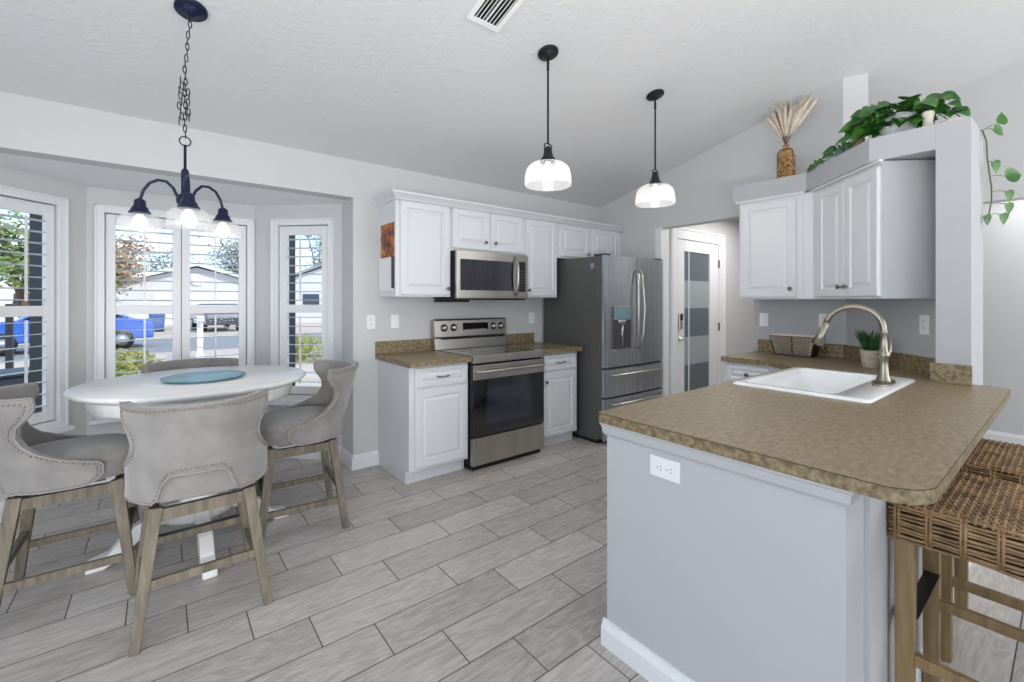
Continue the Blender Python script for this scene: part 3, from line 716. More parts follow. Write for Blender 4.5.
# main countertop with a sink cut-out
SX0, SX1, SY0, SY1 = 2.45, 3.27, .69, 1.13
T = countertop('large L-shaped brown laminate counter on the peninsula', 0, loc=(2.4, .7, CT - .04))
def arc(cx, cy, r, a0, a1, n=8): return [(cx + r * math.cos(math.radians(a0 + (a1 - a0) * i / n)), cy + r * math.sin(math.radians(a0 + (a1 - a0) * i / n))) for i in range(n + 1)]
Xl, Yn, Yf = 1.378, .212, 1.195
outer_left = arc(Xl + .012, Yf - .012, .012, 90, 180, 3) + arc(Xl + .10, Yn + .10, .10, 180, 270, 10)     # near-left corner rounded
right = arc(3.35, Yn + .06, .06, -90, 0, 6) + [(3.412, .348), (3.347, .348), (3.347, .49), (3.575, .49), (4.197, 1.115), (4.197, 1.785), (3.55, 1.785), (3.55, 1.40), (3.36, Yf)]
def ctop(z0, z1, m, nm):
    mb = MB()
    mb.prism(outer_left + [(SX0, Yn), (SX0, Yf)], z0, z1)
    mb.prism([(SX0, Yn), (SX1, Yn), (SX1, SY0), (SX0, SY0)], z0, z1); mb.prism([(SX0, SY1), (SX1, SY1), (SX1, Yf), (SX0, Yf)], z0, z1)
    mb.prism([(SX1, Yn)] + right + [(SX1, Yf)], z0, z1)
    return obj(nm, mb, m, T, world=True)
ctop(CT - .004, CT, M['counter'], 'top_surface'); ctop(CT - .04, CT - .0042, M['counter_edge'], 'front_edge')
seam = MB().tube([(x, y, CT - .0042) for x, y in outer_left + [(3.34, Yn)]], .0012, 4)
obj('edge_seam', seam, M['rattan_dark'], T, world=True)['label'] = 'thin dark seam along the counter edge'
bs = MB().box(4.176, 4.198, 1.13, 1.77, CT, CT + .105)
bs.prism([(4.198, 1.118), (4.176, 1.128), (3.566, .512), (3.578, .494)], CT, CT + .105)
bs.box(3.349, 3.58, .489, .508, CT, CT + .105).box(3.330, 3.349, .345, .508, CT, CT + .105)
obj('backsplash', bs, M['counter_edge'], T, world=True, bevel=.002)

# sink
T = thing('kitchen_sink', 'white drop-in kitchen sink set into the peninsula', 'sink', (2.86, .86, CT))
def rr(x0, x1, y0, y1, r, z, n=5):
    p = []
    for cx, cy, a in ((x1 - r, y1 - r, 0), (x0 + r, y1 - r, 90), (x0 + r, y0 + r, 180), (x1 - r, y0 + r, 270)):
        p += [(cx + r * math.cos(math.radians(a + 90 * i / n)), cy + r * math.sin(math.radians(a + 90 * i / n)), z) for i in range(n + 1)]
    return p
loops = [rr(2.405, 3.305, .558, 1.16, .035, CT + .0005), rr(2.408, 3.302, .561, 1.157, .035, CT + .009), rr(2.418, 3.292, .571, 1.147, .03, CT + .013),
         rr(2.46, 3.255, .70, 1.115, .05, CT + .012), rr(2.468, 3.247, .708, 1.107, .05, CT + .004), rr(2.475, 3.24, .715, 1.10, .05, CT - .10), rr(2.50, 3.215, .74, 1.08, .07, CT - .19), rr(2.70, 3.0, .85, .98, .05, CT - .20)]
s_ = MB(); n = len(loops[0]); vv = [p for l in loops for p in l]; ff = []
for i in range(len(loops) - 1):
    for k in range(n): ff.append((i * n + k, i * n + (k + 1) % n, (i + 1) * n + (k + 1) % n, (i + 1) * n + k))
ff.append(tuple(range((len(loops) - 1) * n, len(loops) * n)))
s_.add(vv, ff, True); obj('basin', s_, M['sink'], T, world=True)
obj('drain', MB().lathe([(.04, 0), (.042, .004), (.03, .006)], (2.85, .91, CT - .2), 20), M['steel'], T, world=True)
# faucet
fx, fy, fz = 2.974, .632, CT + .013
T = thing('kitchen_faucet', 'brushed nickel gooseneck faucet on the sink rim', 'faucet', (fx, fy, fz))
obj('base_plate', MB().lathe([(.5, 0), (.5, .006), (.46, .010), (.2, .012)], (fx, fy, fz), 28, sx=.27, sy=.085), M['nickel'], T, world=True)
obj('faucet_body', MB().lathe([(.034, .008), (.032, .02), (.024, .045), (.020, .10), (.019, .13), (.025, .14), (.027, .15), (.022, .165), (.017, .175), (.015, .26), (.017, .265), (.017, .275), (.0145, .28)], (fx, fy, fz), 22), M['nickel'], T, world=True)
sp = []
R_, zc = .128, .28
dx, dy = -.10, .99
for i in range(15):
    a = PI * i / 14 * .93
    h = R_ * (1 - math.cos(a)); sp.append((fx + dx * h, fy + dy * h, fz + zc + R_ * .95 * math.sin(a)))
obj('spout', MB().tube([(fx, fy, fz + .25)] + sp, .0152, 12), M['nickel'], T, world=True)
e_ = Vector(sp[-1]); d_ = (Vector(sp[-1]) - Vector(sp[-2])).normalized()
obj('spray_head', MB().tube([e_ - d_ * .005, e_ + d_ * .03, e_ + d_ * .035, e_ + d_ * .075, e_ + d_ * .13], [.0155, .0155, .018, .022, .033], 14), M['nickel'], T, world=True)
obj('side_lever', MB().tube([(fx, fy, fz + .145), (fx + .03, fy - .01, fz + .150), (fx + .05, fy - .015, fz + .17), (fx + .058, fy - .018, fz + .235)], [.012, .012, .008, .006], 10), M['nickel'], T, world=True)

# wire basket with linen liner
bx, by = 4.085, 1.435
T = thing('wire_basket', 'wire basket with beige cloth liner on the counter', 'basket', (bx, by, CT))
def basket_loop(k, w, z): return [(bx + a * .075 * k * w, by + b_ * .155 * k, z) for a, b_ in ((-1, -1), (1, -1), (1, 1), (-1, 1))]
ln = MB(); lp = []
for (k, z) in ((.80, CT + .006), (.9, CT + .08), (1.0, CT + .163), (1.03, CT + .167), (1.0, CT + .169), (.94, CT + .16), (.80, CT + .02)):
    lp.append([(bx - .075 * k + .0, by - .155 * k, z), (bx + .075 * k, by - .155 * k, z), (bx + .075 * k, by + .155 * k, z), (bx - .075 * k, by + .155 * k, z)])
vv = [p for l in lp for p in l]; ff = [(i * 4 + k, i * 4 + (k + 1) % 4, (i + 1) * 4 + (k + 1) % 4, (i + 1) * 4 + k) for i in range(6) for k in range(4)] + [(3, 2, 1, 0), (24, 25, 26, 27)]
ln.add(vv, ff); obj('cloth_liner', ln, M['linen'], T, world=True, bevel=.006)
wr = MB()
for k, z in ((.83, CT + .004), (1.04, CT + .157)):
    wr.tube([(bx + a * (.075 * k + .004), by + b_ * (.155 * k + .003), z) for a, b_ in ((-1, -1), (1, -1), (1, 1), (-1, 1))], .003, 6, closed=True)
for sx_ in (-1,):
    def P(s, t):                                        # s along, t up
        k = .83 + .21 * t; return (bx + sx_ * (.075 * k + .005), by + s * (.155 * k + .003), CT + .004 + .153 * t)
    for i in range(-14, 15):
        for sg in (-1, 1):
            pts = []
            for j in range(7):
                t = j / 6; s = i / 7 + sg * (t - .5) * .9
                if -1 <= s <= 1: pts.append(P(s, t))
            if len(pts) > 1: wr.tube(pts, .0027, 4)
    wr.tube([P(0, 0), P(0, 1)], .0035, 6); wr.tube([P(-1, 0), P(-1, 1)], .003, 6); wr.tube([P(1, 0), P(1, 1)], .003, 6)
for i in range(-4, 5):
    for sg in (-1, 1):
        pts = []
        for j in range(7):
            t = j / 6; s = i / 4 + sg * (t - .5) * 1.2
            if -1 <= s <= 1: k = .83 + .21 * t; pts.append((bx + s * (.075 * k + .004), by - (.155 * k + .004), CT + .004 + .153 * t))
        if len(pts) > 1: wr.tube(pts, .0027, 4)
obj('wire_frame', wr, M['wire'], T, world=True)
obj('carry_handle', MB().tube([(bx - .06, by - .165, CT + .112), (bx - .05, by - .20, CT + .05), (bx, by - .205, CT + .03), (bx + .05, by - .20, CT + .05), (bx + .06, by - .165, CT + .112)], .003, 6), M['wire'], T, world=True)

# small potted plant by the faucet
px, py = 3.72, .86
T = thing('potted_plant', 'small spiky green plant in a cream pot behind the faucet', 'potted plant', (px, py, CT))
obj('pot', MB().lathe([(.040, 0), (.043, .01), (.057, .11), (.058, .118), (.052, .118), (.050, .10)], (px, py, CT), 24), M['potcream'], T, world=True)
obj('soil', MB().lathe([(.05, 0), (.05, .006)], (px, py, CT + .098), 20), M['rattan_dark'], T, world=True)
bl = MB()
for i in range(110):
    a = random.uniform(0, 2 * PI); r = random.uniform(0, .035); L = random.uniform(.09, .17); ln_ = random.uniform(.1, .55)
    p = Vector((px + r * math.cos(a), py + r * math.sin(a), CT + .10)); d_ = Vector((math.cos(a) * ln_, math.sin(a) * ln_, 1)).normalized()
    bl.tube([p, p + d_ * L * .4, p + d_ * L * .75 + Vector((math.cos(a), math.sin(a), 0)) * .004, p + d_ * L + Vector((math.cos(a), math.sin(a), -.2)) * .012], [.004, .0052, .004, .0006], 5, flat=.4)
obj('leaves', bl, M['succ'], T, world=True)

# ------------------------------------------------------------------ ledge decorations
def leaf(mb, p, d, up, L, W, droop=.25):
    """heart-shaped leaf from p along d"""
    p, d, up = Vector(p), Vector(d).normalized(), Vector(up); sd = d.cross(up)
    if sd.length < .01: sd = d.orthogonal()
    sd.normalize(); nn = sd.cross(d).normalized()
    out_ = [(-.06, .0), (-.12, .28), (.02, .47), (.22, .5), (.48, .40), (.72, .22), (.9, .07), (1.0, 0)]
    c = []
    for t, _ in out_: c.append(p + d * L * max(t, -.02) + nn * (-droop * L * max(t, 0) ** 2))
    v = []; f = []
    for (t, ww), cc in zip(out_, c):
        base = p + d * L * t + nn * (-droop * L * max(t, 0) ** 2)
        v += [base + sd * W * ww + nn * W * ww * .35, cc, base - sd * W * ww + nn * W * ww * .35]
    for i in range(len(out_) - 1):
        a = i * 3; f += [(a, a + 1, a + 4, a + 3), (a + 1, a + 2, a + 5, a + 4)]
    mb.add(v, f, True)
# vase with dried grass
vx, vy = 4.0, 1.475
T = thing('wicker_vase', 'woven wicker bottle vase with dried grasses on the ledge', 'vase', (vx, vy, LZ))
prof = [(.055, 0), (.058, .01), (.058, .19), (.054, .215), (.035, .245), (.022, .262), (.022, .29), (.024, .294), (.018, .294), (.016, .26)]
wv = MB().lathe(prof, (vx, vy, LZ), 24)
for i in range(11):
    z = LZ + .012 + i * .019
    n_ = 36; wv.tube([(vx + (.0595 + .0035 * math.sin(k * PI / 1.5 + (i % 2) * PI)) * math.cos(2 * PI * k / n_), vy + (.0595 + .0035 * math.sin(k * PI / 1.5 + (i % 2) * PI)) * math.sin(2 * PI * k / n_), z + .004 * math.sin(k * PI / 3 + (i % 2) * PI)) for k in range(n_)], .0055, 5, closed=True)
obj('vase_body', wv, M['wicker'], T, world=True)
obj('rope_handle', MB().tube([(vx + .028 * math.cos(a), vy + .028 * math.sin(a), LZ + .258) for a in [2 * PI * i / 16 for i in range(16)]], .006, 6, closed=True).tube([(vx - .02, vy + .028, LZ + .26), (vx - .035, vy + .045, LZ + .235), (vx - .04, vy + .05, LZ + .20)], .005, 6).tube([(vx, vy - .03, LZ + .26), (vx - .02, vy - .052, LZ + .245), (vx - .03, vy - .062, LZ + .21)], .005, 6), M['rope'], T, world=True)
pl = MB(); ps = MB()
view = Vector((-.30, .95, 0)).normalized()    # spread roughly across the ledge
for i, (lean, L, br) in enumerate([(-.34, .31, 0), (-.22, .34, 0), (-.26, .26, 1), (-.10, .36, 0), (-.02, .33, 1), (.08, .36, 1), (.13, .32, 0), (.26, .36, 0), (.40, .38, 0), (.50, .36, 0), (.03, .34, 0), (-.15, .33, 1), (.34, .32, 0)]):
    b0 = Vector((vx, vy, LZ + .285)); dd = Vector((-.05 - .1 * random.random(), -lean * 1.0, 1)).normalized()
    pts = [b0 + dd * L * t + Vector((0, -lean * .16 * t * t, -.02 * t * t)) * L / .4 for t in (0, .25, .45, .6, .75, .9, 1.0)]
    if br: ps.tube(pts, [.002, .002, .006, .010, .009, .006, .001], 6)
    else:
        ps.tube(pts[:4], .0018, 5); pl.tube(pts[1:], [.004, .012, .017, .016, .010, .001], 7)
        for j in range(130):
            t = random.uniform(.35, 1); k = min(5, int(t * 6)); q0 = pts[k].lerp(pts[min(k + 1, 6)], random.random())
            a = random.uniform(0, 2 * PI); o2 = Vector((math.cos(a) * .022, math.sin(a) * .022, .036)); pl.tube([q0, q0 + o2 * .7, q0 + o2 * 1.05 + Vector((0, 0, -.004))], [.0016, .0012, .0004], 3)
obj('grass_plumes', pl, M['plume'], T, world=True); obj('dried_stems', ps, M['plume_brown'], T, world=True)
solo('flat_tray', MB().box(3.93, 4.15, 1.20, 1.375, LZ, LZ + .018), M['black'], 'thin dark flat tray lying on the ledge beside the wicker vase', 'tray', (4.04, 1.29, LZ), bevel=.003)
# teal ornament and tan lantern
T = thing('ornament', 'small pale teal ornament on the ledge among the vine leaves', 'ornament', (3.66, .99, LZ))
om = MB()
for i in range(4): om.lathe([(.012, 0), (.020, .015), (.014, .03), (.022, .045), (.010, .065), (.001, .07)], (3.64 + .018 * (i % 2), .96 + .022 * i, LZ + (.01 if i % 2 else 0)), 8, smooth=False)
obj('ornament_body', om, M['tealclay'], T, world=True)
T = thing('wooden_figure', 'small tan wooden block figure beside the teal ornament', 'ornament', (3.60, .90, LZ))
obj('block_body', MB().box(3.575, 3.625, .865, .925, LZ, LZ + .085), M['tan'], T, world=True, bevel=.004)
obj('block_roof', MB().prism([(.86, LZ + .085), (.93, LZ + .085), (.895, LZ + .125)], 3.57, 3.63, 'x'), M['cream'], T, world=True)
# pothos
qx, qy = 3.60, .70
T = thing('pothos_plant', 'leafy green pothos in a pale grey pot trailing along the ledge', 'houseplant', (qx, qy, LZ))
obj('pot', MB().lathe([(.055, 0), (.062, .008), (.095, .13), (.10, .165), (.094, .168), (.088, .14)], (qx, qy, LZ), 24, smooth=True), M['potgrey'], T, world=True)
obj('soil', MB().lathe([(.088, 0), (.088, .004)], (qx, qy, LZ + .14), 20), M['rattan_dark'], T, world=True)
lf = MB(); vn = MB()
def trail(pts, n, Lf, spread=.8, rad=.0028):
    pts = [Vector(p) for p in pts]; vn.tube(pts, rad, 5)
    for i in range(n):
        t = (i + .5) / n * (len(pts) - 1); k = int(t); p = pts[k].lerp(pts[k + 1], t - k)
        a = random.uniform(0, 2 * PI); d_ = Vector((math.cos(a) * spread - .3, math.sin(a) * spread, random.uniform(-.3, .6))).normalized()
        st = p + d_ * .035; vn.tube([p, st], .0016, 4); leaf(lf, st, d_ + Vector((0, 0, -.45)), (-.8, -.4, .7), Lf * random.uniform(.75, 1.15), Lf * random.uniform(.8, 1.0))
for i in range(110):
    a = random.uniform(0, 2 * PI); r = random.uniform(.02, .14)
    p = Vector((qx + r * math.cos(a) * .75, qy + r * math.sin(a) * 1.5, LZ + .13 + random.uniform(.0, .14) - r * .3))
    vn.tube([(qx + r * .3 * math.cos(a), qy + r * .3 * math.sin(a), LZ + .14), p], .002, 4)
    d_ = Vector((math.cos(a) - .5, math.sin(a), random.uniform(-.9, .3))); leaf(lf, p, d_, (-.8, -.3, .7), random.uniform(.08, .12), random.uniform(.08, .11))
z0 = LZ
trail([(qx, qy + .05, z0 + .16), (qx - .03, qy + .14, z0 + .18), (qx - .02, qy + .22, z0 + .12), (3.62, .97, z0 + .06), (3.66, 1.03, z0 + .03)], 12, .085)
trail([(qx, qy + .03, z0 + .16), (qx - .02, qy + .15, z0 + .10), (3.60, .90, z0 + .13), (3.66, 1.0, z0 + .05), (3.74, 1.12, z0 + .03), (3.80, 1.20, z0 + .02)], 7, .06)
trail([(3.70, 1.08, z0 + .03), (3.76, 1.14, z0 + .03), (3.82, 1.19, z0 + .04), (3.88, 1.24, z0 + .02)], 5, .06)
trail([(qx, qy - .03, z0 + .16), (qx - .02, qy - .13, z0 + .19), (qx, qy - .22, z0 + .16), (qx, qy - .28, z0 + .08)], 12, .08)
trail([(qx, qy - .03, z0 + .17), (qx, qy - .17, z0 + .15), (qx, qy - .24, z0 + .07)], 8, .075)
obj('leaves', lf, M['leaf'], T, world=True); obj('stems', vn, M['vine'], T, world=True)
# dried curl on the right
# white vase next to the pot
solo('white_vase', MB().lathe([(.022, 0), (.03, .02), (.022, .07), (.03, .12), (.026, .13)], (3.52, .545, LZ), 14), M['cream'], 'slim cream vase on the ledge right of the pothos pot', 'vase', (3.52, .545, LZ))
solo('cream_dish', MB().lathe([(.02, 0), (.035, .012), (.05, .04), (.046, .042), (.03, .016)], (3.50, .445, LZ), 16), M['cream'], 'small cream dish near the right end of the ledge', 'dish', (3.50, .445, LZ))
# vine hooked on the pier's side
T = thing('trailing_vine', 'green pothos vine hanging down the side of the grey end wall', 'vine', (3.74, .33, 2.1))
lf = MB(); vn = MB()
vp = [(3.72, .36, 2.352), (3.70, .342, 2.35), (3.69, .325, 2.28), (3.70, .322, 2.18), (3.71, .315, 2.10), (3.75, .31, 2.02), (3.775, .312, 1.95), (3.76, .32, 1.88), (3.73, .335, 1.84)]
vn.tube(vp, .0035, 6)
cR = Vector((.786, -.618, 0))
for p, off, L, dz in (((3.70, .33, 2.35), .06, .085, -.3), ((3.70, .34, 2.35), .12, .08, .9), ((3.70, .322, 2.16), .04, .08, -.6), ((3.71, .315, 2.08), .12, .115, .1), ((3.76, .31, 2.0), .11, .075, -.8), ((3.775, .312, 1.93), .11, .075, -.9), ((3.76, .32, 1.87), .09, .075, -1.0), ((3.74, .33, 1.86), -.01, .07, -.7)):
    p = Vector(p); e_ = p + cR * off * .8 + Vector((0, 0, .04 if dz > .5 else 0)); vn.tube([p, (p + e_) / 2 + Vector((0, 0, .006)), e_], .002, 4)
    leaf(lf, e_, cR * (.25 if abs(dz) > .5 else .6) + Vector((0, 0, dz)), (-.62, -.78, .2), L * .86, L * .8, .1)
obj('leaves', lf, M['leaf'], T, world=True); obj('stems', vn, M['vine'], T, world=True)

# ------------------------------------------------------------------ dining table
tx, ty, TZ = .167, 3.12, .925
T = thing('dining_table', 'round white pedestal dining table in the bay window', 'table', (tx, ty, 0))
obj('tabletop', MB().lathe([(.495, TZ - .045), (.507, TZ - .036), (.538, TZ - .028), (.550, TZ - .02), (.554, TZ - .008), (.546, TZ)], (tx + .008, ty, 0), 72, sy=.945), M['table'], T, world=True)
obj('apron', MB().lathe([(.462, TZ - .115), (.474, TZ - .108), (.48, TZ - .05), (.48, TZ - .044)], (tx + .008, ty, 0), 64, sy=.93), M['table'], T, world=True)
obj('pedestal', MB().lathe([(.17, .17), (.18, .19), (.16, .21), (.10, .23), (.085, .26), (.13, .33), (.15, .40), (.13, .47), (.08, .53), (.07, .57), (.10, .60), (.11, .62), (.08, .64), (.08, .78), (.13, .81)], (tx, ty, 0), 32), M['table'], T, world=True)
for a in (0, 90, 180, 270):
    mt = Matrix.Translation((tx, ty, 0)) @ Matrix.Rotation(math.radians(a + 3), 4, 'Z')
    poly = [(.08, .24), (.20, .225), (.32, .15), (.38, .07), (.46, .05), (.47, 0), (.40, 0), (.33, .035), (.26, .10), (.18, .15), (.08, .165)]
    obj('leg', MB().prism(poly, -.032, .032, 'y').xf(mt), M['table'], T, world=True, bevel=.006)
solo('serving_plate', MB().lathe([(.09, 0), (.17, .004), (.202, .012), (.203, .016), (.17, .012), (.0001, .011)], (.198, 3.10, TZ + .001), 48, caps=True), M['teal'], 'large round teal glass plate on the white table', 'plate', (.198, 3.10, TZ + .001))

# ------------------------------------------------------------------ counter-height chairs
EA, EB = .238, .25
EL = [0.0]
for _k in range(90):
    _f = math.radians(_k + .5); EL.append(EL[-1] + math.hypot(EA * math.cos(_f), EB * math.sin(_f)) * math.radians(1))
def plan(s):
    """outer line of the seat back in plan by arc length from the centre of the back; returns (x, y) with y=-.235 at the back"""
    sg = 1 if s >= 0 else -1; s = abs(s)
    if s >= EL[90]: return (sg * EA, -.235 + EB + (s - EL[90]))
    k = max(i for i in range(91) if EL[i] <= s); k = min(k, 89)
    f = math.radians(k + (s - EL[k]) / (EL[k + 1] - EL[k])); return (sg * EA * math.sin(f), -.235 + EB * (1 - math.cos(f)))
def reach(t):
    """half arc length of the back at height fraction t (0 bottom .. 1 top)"""
    K = [(0, .40), (.04, .435), (.10, .455), (.20, .458), (.235, .445), (.26, .40), (.32, .335), (.40, .28), (.50, .245), (.60, .235), (.70, .25), (.80, .292), (.86, .315), (.93, .324), (1.0, .325)]
    for (a, va), (b_, vb) in zip(K, K[1:]):
        if t <= b_: u = (t - a) / (b_ - a); return va + (vb - va) * u
    return K[-1][1]
Z0, Z1 = .552, .960
def bp(s, t, off):
    x, y = plan(s); e = .002
    xa, ya = plan(s - e); xb, yb = plan(s + e); tx_, ty_ = xb - xa, yb - ya; l = math.hypot(tx_, ty_); nx, ny = ty_ / l, -tx_ / l
    lean = max(0, t - .15) ** 1.15 * .105
    w = 1 - .06 * math.sin(PI * min(1, t / .5)) * (t < .5)
    z = Z0 + (Z1 - Z0) * t + (.002 * (abs(s) / .3) ** 2 * max(0, t - .7) / .3)
    return Vector((x + nx * off + (0 if abs(s) < .05 else 0), y + ny * off - lean, z))
def make_chair(label):
    T = thing('counter_chair', label, 'chair', (0, 0, 0), 0, 'upholstered counter chairs around the round table')
    # seat cushion: rounded-square rings
    def ring(k, z, n=40):
        p = []
        for i in range(n):
            a = 2 * PI * i / n; c, s = math.cos(a), math.sin(a); e = 2 / 3.2
            x = math.copysign(abs(c) ** e, c) * .232 * k; y = math.copysign(abs(s) ** e, s) * .225 * k
            p.append((x, y, z))
        return p
    R = [ring(.90, .545), ring(.97, .55), ring(.99, .56), ring(1.0, .60), ring(1.005, .615), ring(.99, .622), ring(1.0, .63), ring(.985, .648), ring(.92, .664), ring(.78, .674), ring(.5, .681), ring(.2, .684)]
    n = 40; mb = MB(); vv = [p for l in R for p in l]
    ff = [(i * n + k, i * n + (k + 1) % n, (i + 1) * n + (k + 1) % n, (i + 1) * n + k) for i in range(len(R) - 1) for k in range(n)] + [tuple(range(n))[::-1], tuple(range((len(R) - 1) * n, len(R) * n))]
    mb.add(vv, ff, True); obj('seat', mb, M['fabric'], T)
    # back shell, two skins + rim, with an arched cut-out at the bottom
    NS, NT = 44, 30; th = .03
    def cut(s, t): return abs(s) < .125 and t < .30 * (1 - (abs(s) / .128) ** 4)
    def tb(s):                      # bottom of the shell at s
        return .29 * (1 - (abs(s) / .13) ** 6) if abs(s) < .13 else 0.0
    mb = MB(); idx = {}
    def smax(t): return reach(t)
    grid = []
    for j in range(NT + 1):
        row = []
        t = j / NT
        for i in range(NS + 1):
            u = -1 + 2 * i / NS; s = u * smax(t)
            row.append((s, t))
        grid.append(row)
    vs = []
    for off in (th, 0):
        for row in grid:
            for s, t in row:
                b0 = tb(s); tt = t if b0 == 0 else b0 + (1 - b0) * t
                vs.append(bp(s, tt, off))
    W = NS + 1; H = NT + 1; f = []
    for j in range(NT):
        for i in range(NS):
            a = j * W + i; f.append((a, a + 1, a + 1 + W, a + W)); b_ = a + W * H; f.append((b_, b_ + W, b_ + W + 1, b_ + 1))
    edge = [(0, i) for i in range(W)] + [(j, NS) for j in range(1, H)] + [(NT, i) for i in range(NS - 1, -1, -1)] + [(j, 0) for j in range(NT - 1, 0, -1)]
    for (j, i), (j2, i2) in zip(edge, edge[1:] + edge[:1]):
        a, b_ = j * W + i, j2 * W + i2; f.append((b_, a, a + W * H, b_ + W * H))
    mb.add(vs, f, True); obj('backrest', mb, M['fabric'], T)
    # piping along the outer rim and nailheads just inside it
    rim = []
    for j, i in edge:
        s, t = grid[j][i]; b0 = tb(s); tt = t if b0 == 0 else b0 + (1 - b0) * t; rim.append(bp(s, tt, th + .001))
    obj('piping', MB().tube(rim, .0034, 6, closed=True), M['piping'], T)
    nl = MB(); acc = 0; prev = None
    inner = []
    for j, i in edge:
        u = -1 + 2 * i / NS; t = j / NT
        t2 = min(max(t, .0), .95)
        s = u * smax(t2); b0 = tb(s); 
        ds = .022
        if abs(u) > .93: s = math.copysign(max(0, smax(t2) - ds), s)
        if t == 0 and b0 == 0: 
            if abs(s) > .16: inner.append(None); continue
        tt = t2 if b0 == 0 else b0 + (1 - b0) * t2
        if t == 0 and b0 > 0: tt = b0 + .05
        inner.append(bp(s, tt, th + .002))
    # resample by length
    for a, b_ in zip(inner, inner[1:] + inner[:1]):
        if a is None or b_ is None: prev = None; continue
        if prev is None: prev = a; nl.ball(a, .0055, 6, 4)
        L = (b_ - a).length
        while (b_ - prev).length >= .0175 and L > 0:
            d_ = (b_ - prev).normalized(); prev = prev + d_ * .0175; nl.ball(prev, .0055, 6, 4)
    # arch around the cut-out
    obj('nailhead_trim', nl, M['nail'], T)
    obj('swivel_plate', MB().lathe([(.15, .525), (.15, .546)], n=24).box(-.12, .12, -.12, .12, .518, .528), M['black'], T)
    legs = []
    for sx_ in (-1, 1):
        for sy_ in (-1, 1):
            top = Vector((sx_ * .165, sy_ * .165, .527)); bot = Vector((sx_ * .232, sy_ * .228, 0))
            obj('leg', MB().bar(bot, top, .034, .034, .048, .048), M['chairwood'], T, bevel=.003)
    ap = MB()
    for sg in (-1, 1): ap.bar((-.165, sg * .165, .492), (.165, sg * .165, .492), .05, .026, face=(0, 0, 1)); ap.bar((sg * .165, -.165, .492), (sg * .165, .165, .492), .05, .026, face=(0, 0, 1))
    obj('seat_frame', ap, M['chairwood'], T, bevel=.002)
    def at(z): k = z / .527; return .232 + (.165 - .232) * k, .228 + (.165 - .228) * k
    for sg, z in ((-1, .235), (1, .235)):
        ax, ay = at(z); obj('stretcher', MB().bar((-ax, sg * ay, z), (ax, sg * ay, z), .034, .022, face=(0, 0, 1)), M['chairwood'], T, bevel=.002)
    for sg in (-1, 1):
        ax, ay = at(.17); obj('stretcher', MB().bar((sg * ax, -ay, .17), (sg * ax, ay, .17), .034, .022, face=(0, 0, 1)), M['chairwood'], T, bevel=.002)
    ax, ay = at(.235); obj('foot_plate', MB().box(-ax + .02, ax - .02, ay - .014, ay + .014, .253, .257), M['darkmetal'], T)
    return T
chair = make_chair('grey velvet counter chair nearest the camera, its nailheaded back turned to us')
def swivel(T, deg):
    for ch in T.children:
        if ch.name.split('.')[0] in ('seat', 'backrest', 'piping', 'nailhead_trim'): ch.rotation_euler = (0, 0, math.radians(deg))
chair.location = (.145, 2.50, 0); chair.rotation_euler = (0, 0, math.radians(1))
c2 = dup(chair, (-.325, 2.985, 0), math.radians(-91), 'grey velvet counter chair at the left edge, facing right toward the table')
c3 = dup(chair, (.672, 2.995, 0), math.radians(85), 'grey velvet counter chair right of the table, beside the range wall corner')
dup(chair, (.165, 3.52, 0), math.radians(180), 'grey counter chair behind the table, only its back top showing before the windows')
swivel(chair, -7); swivel(c2, 8)

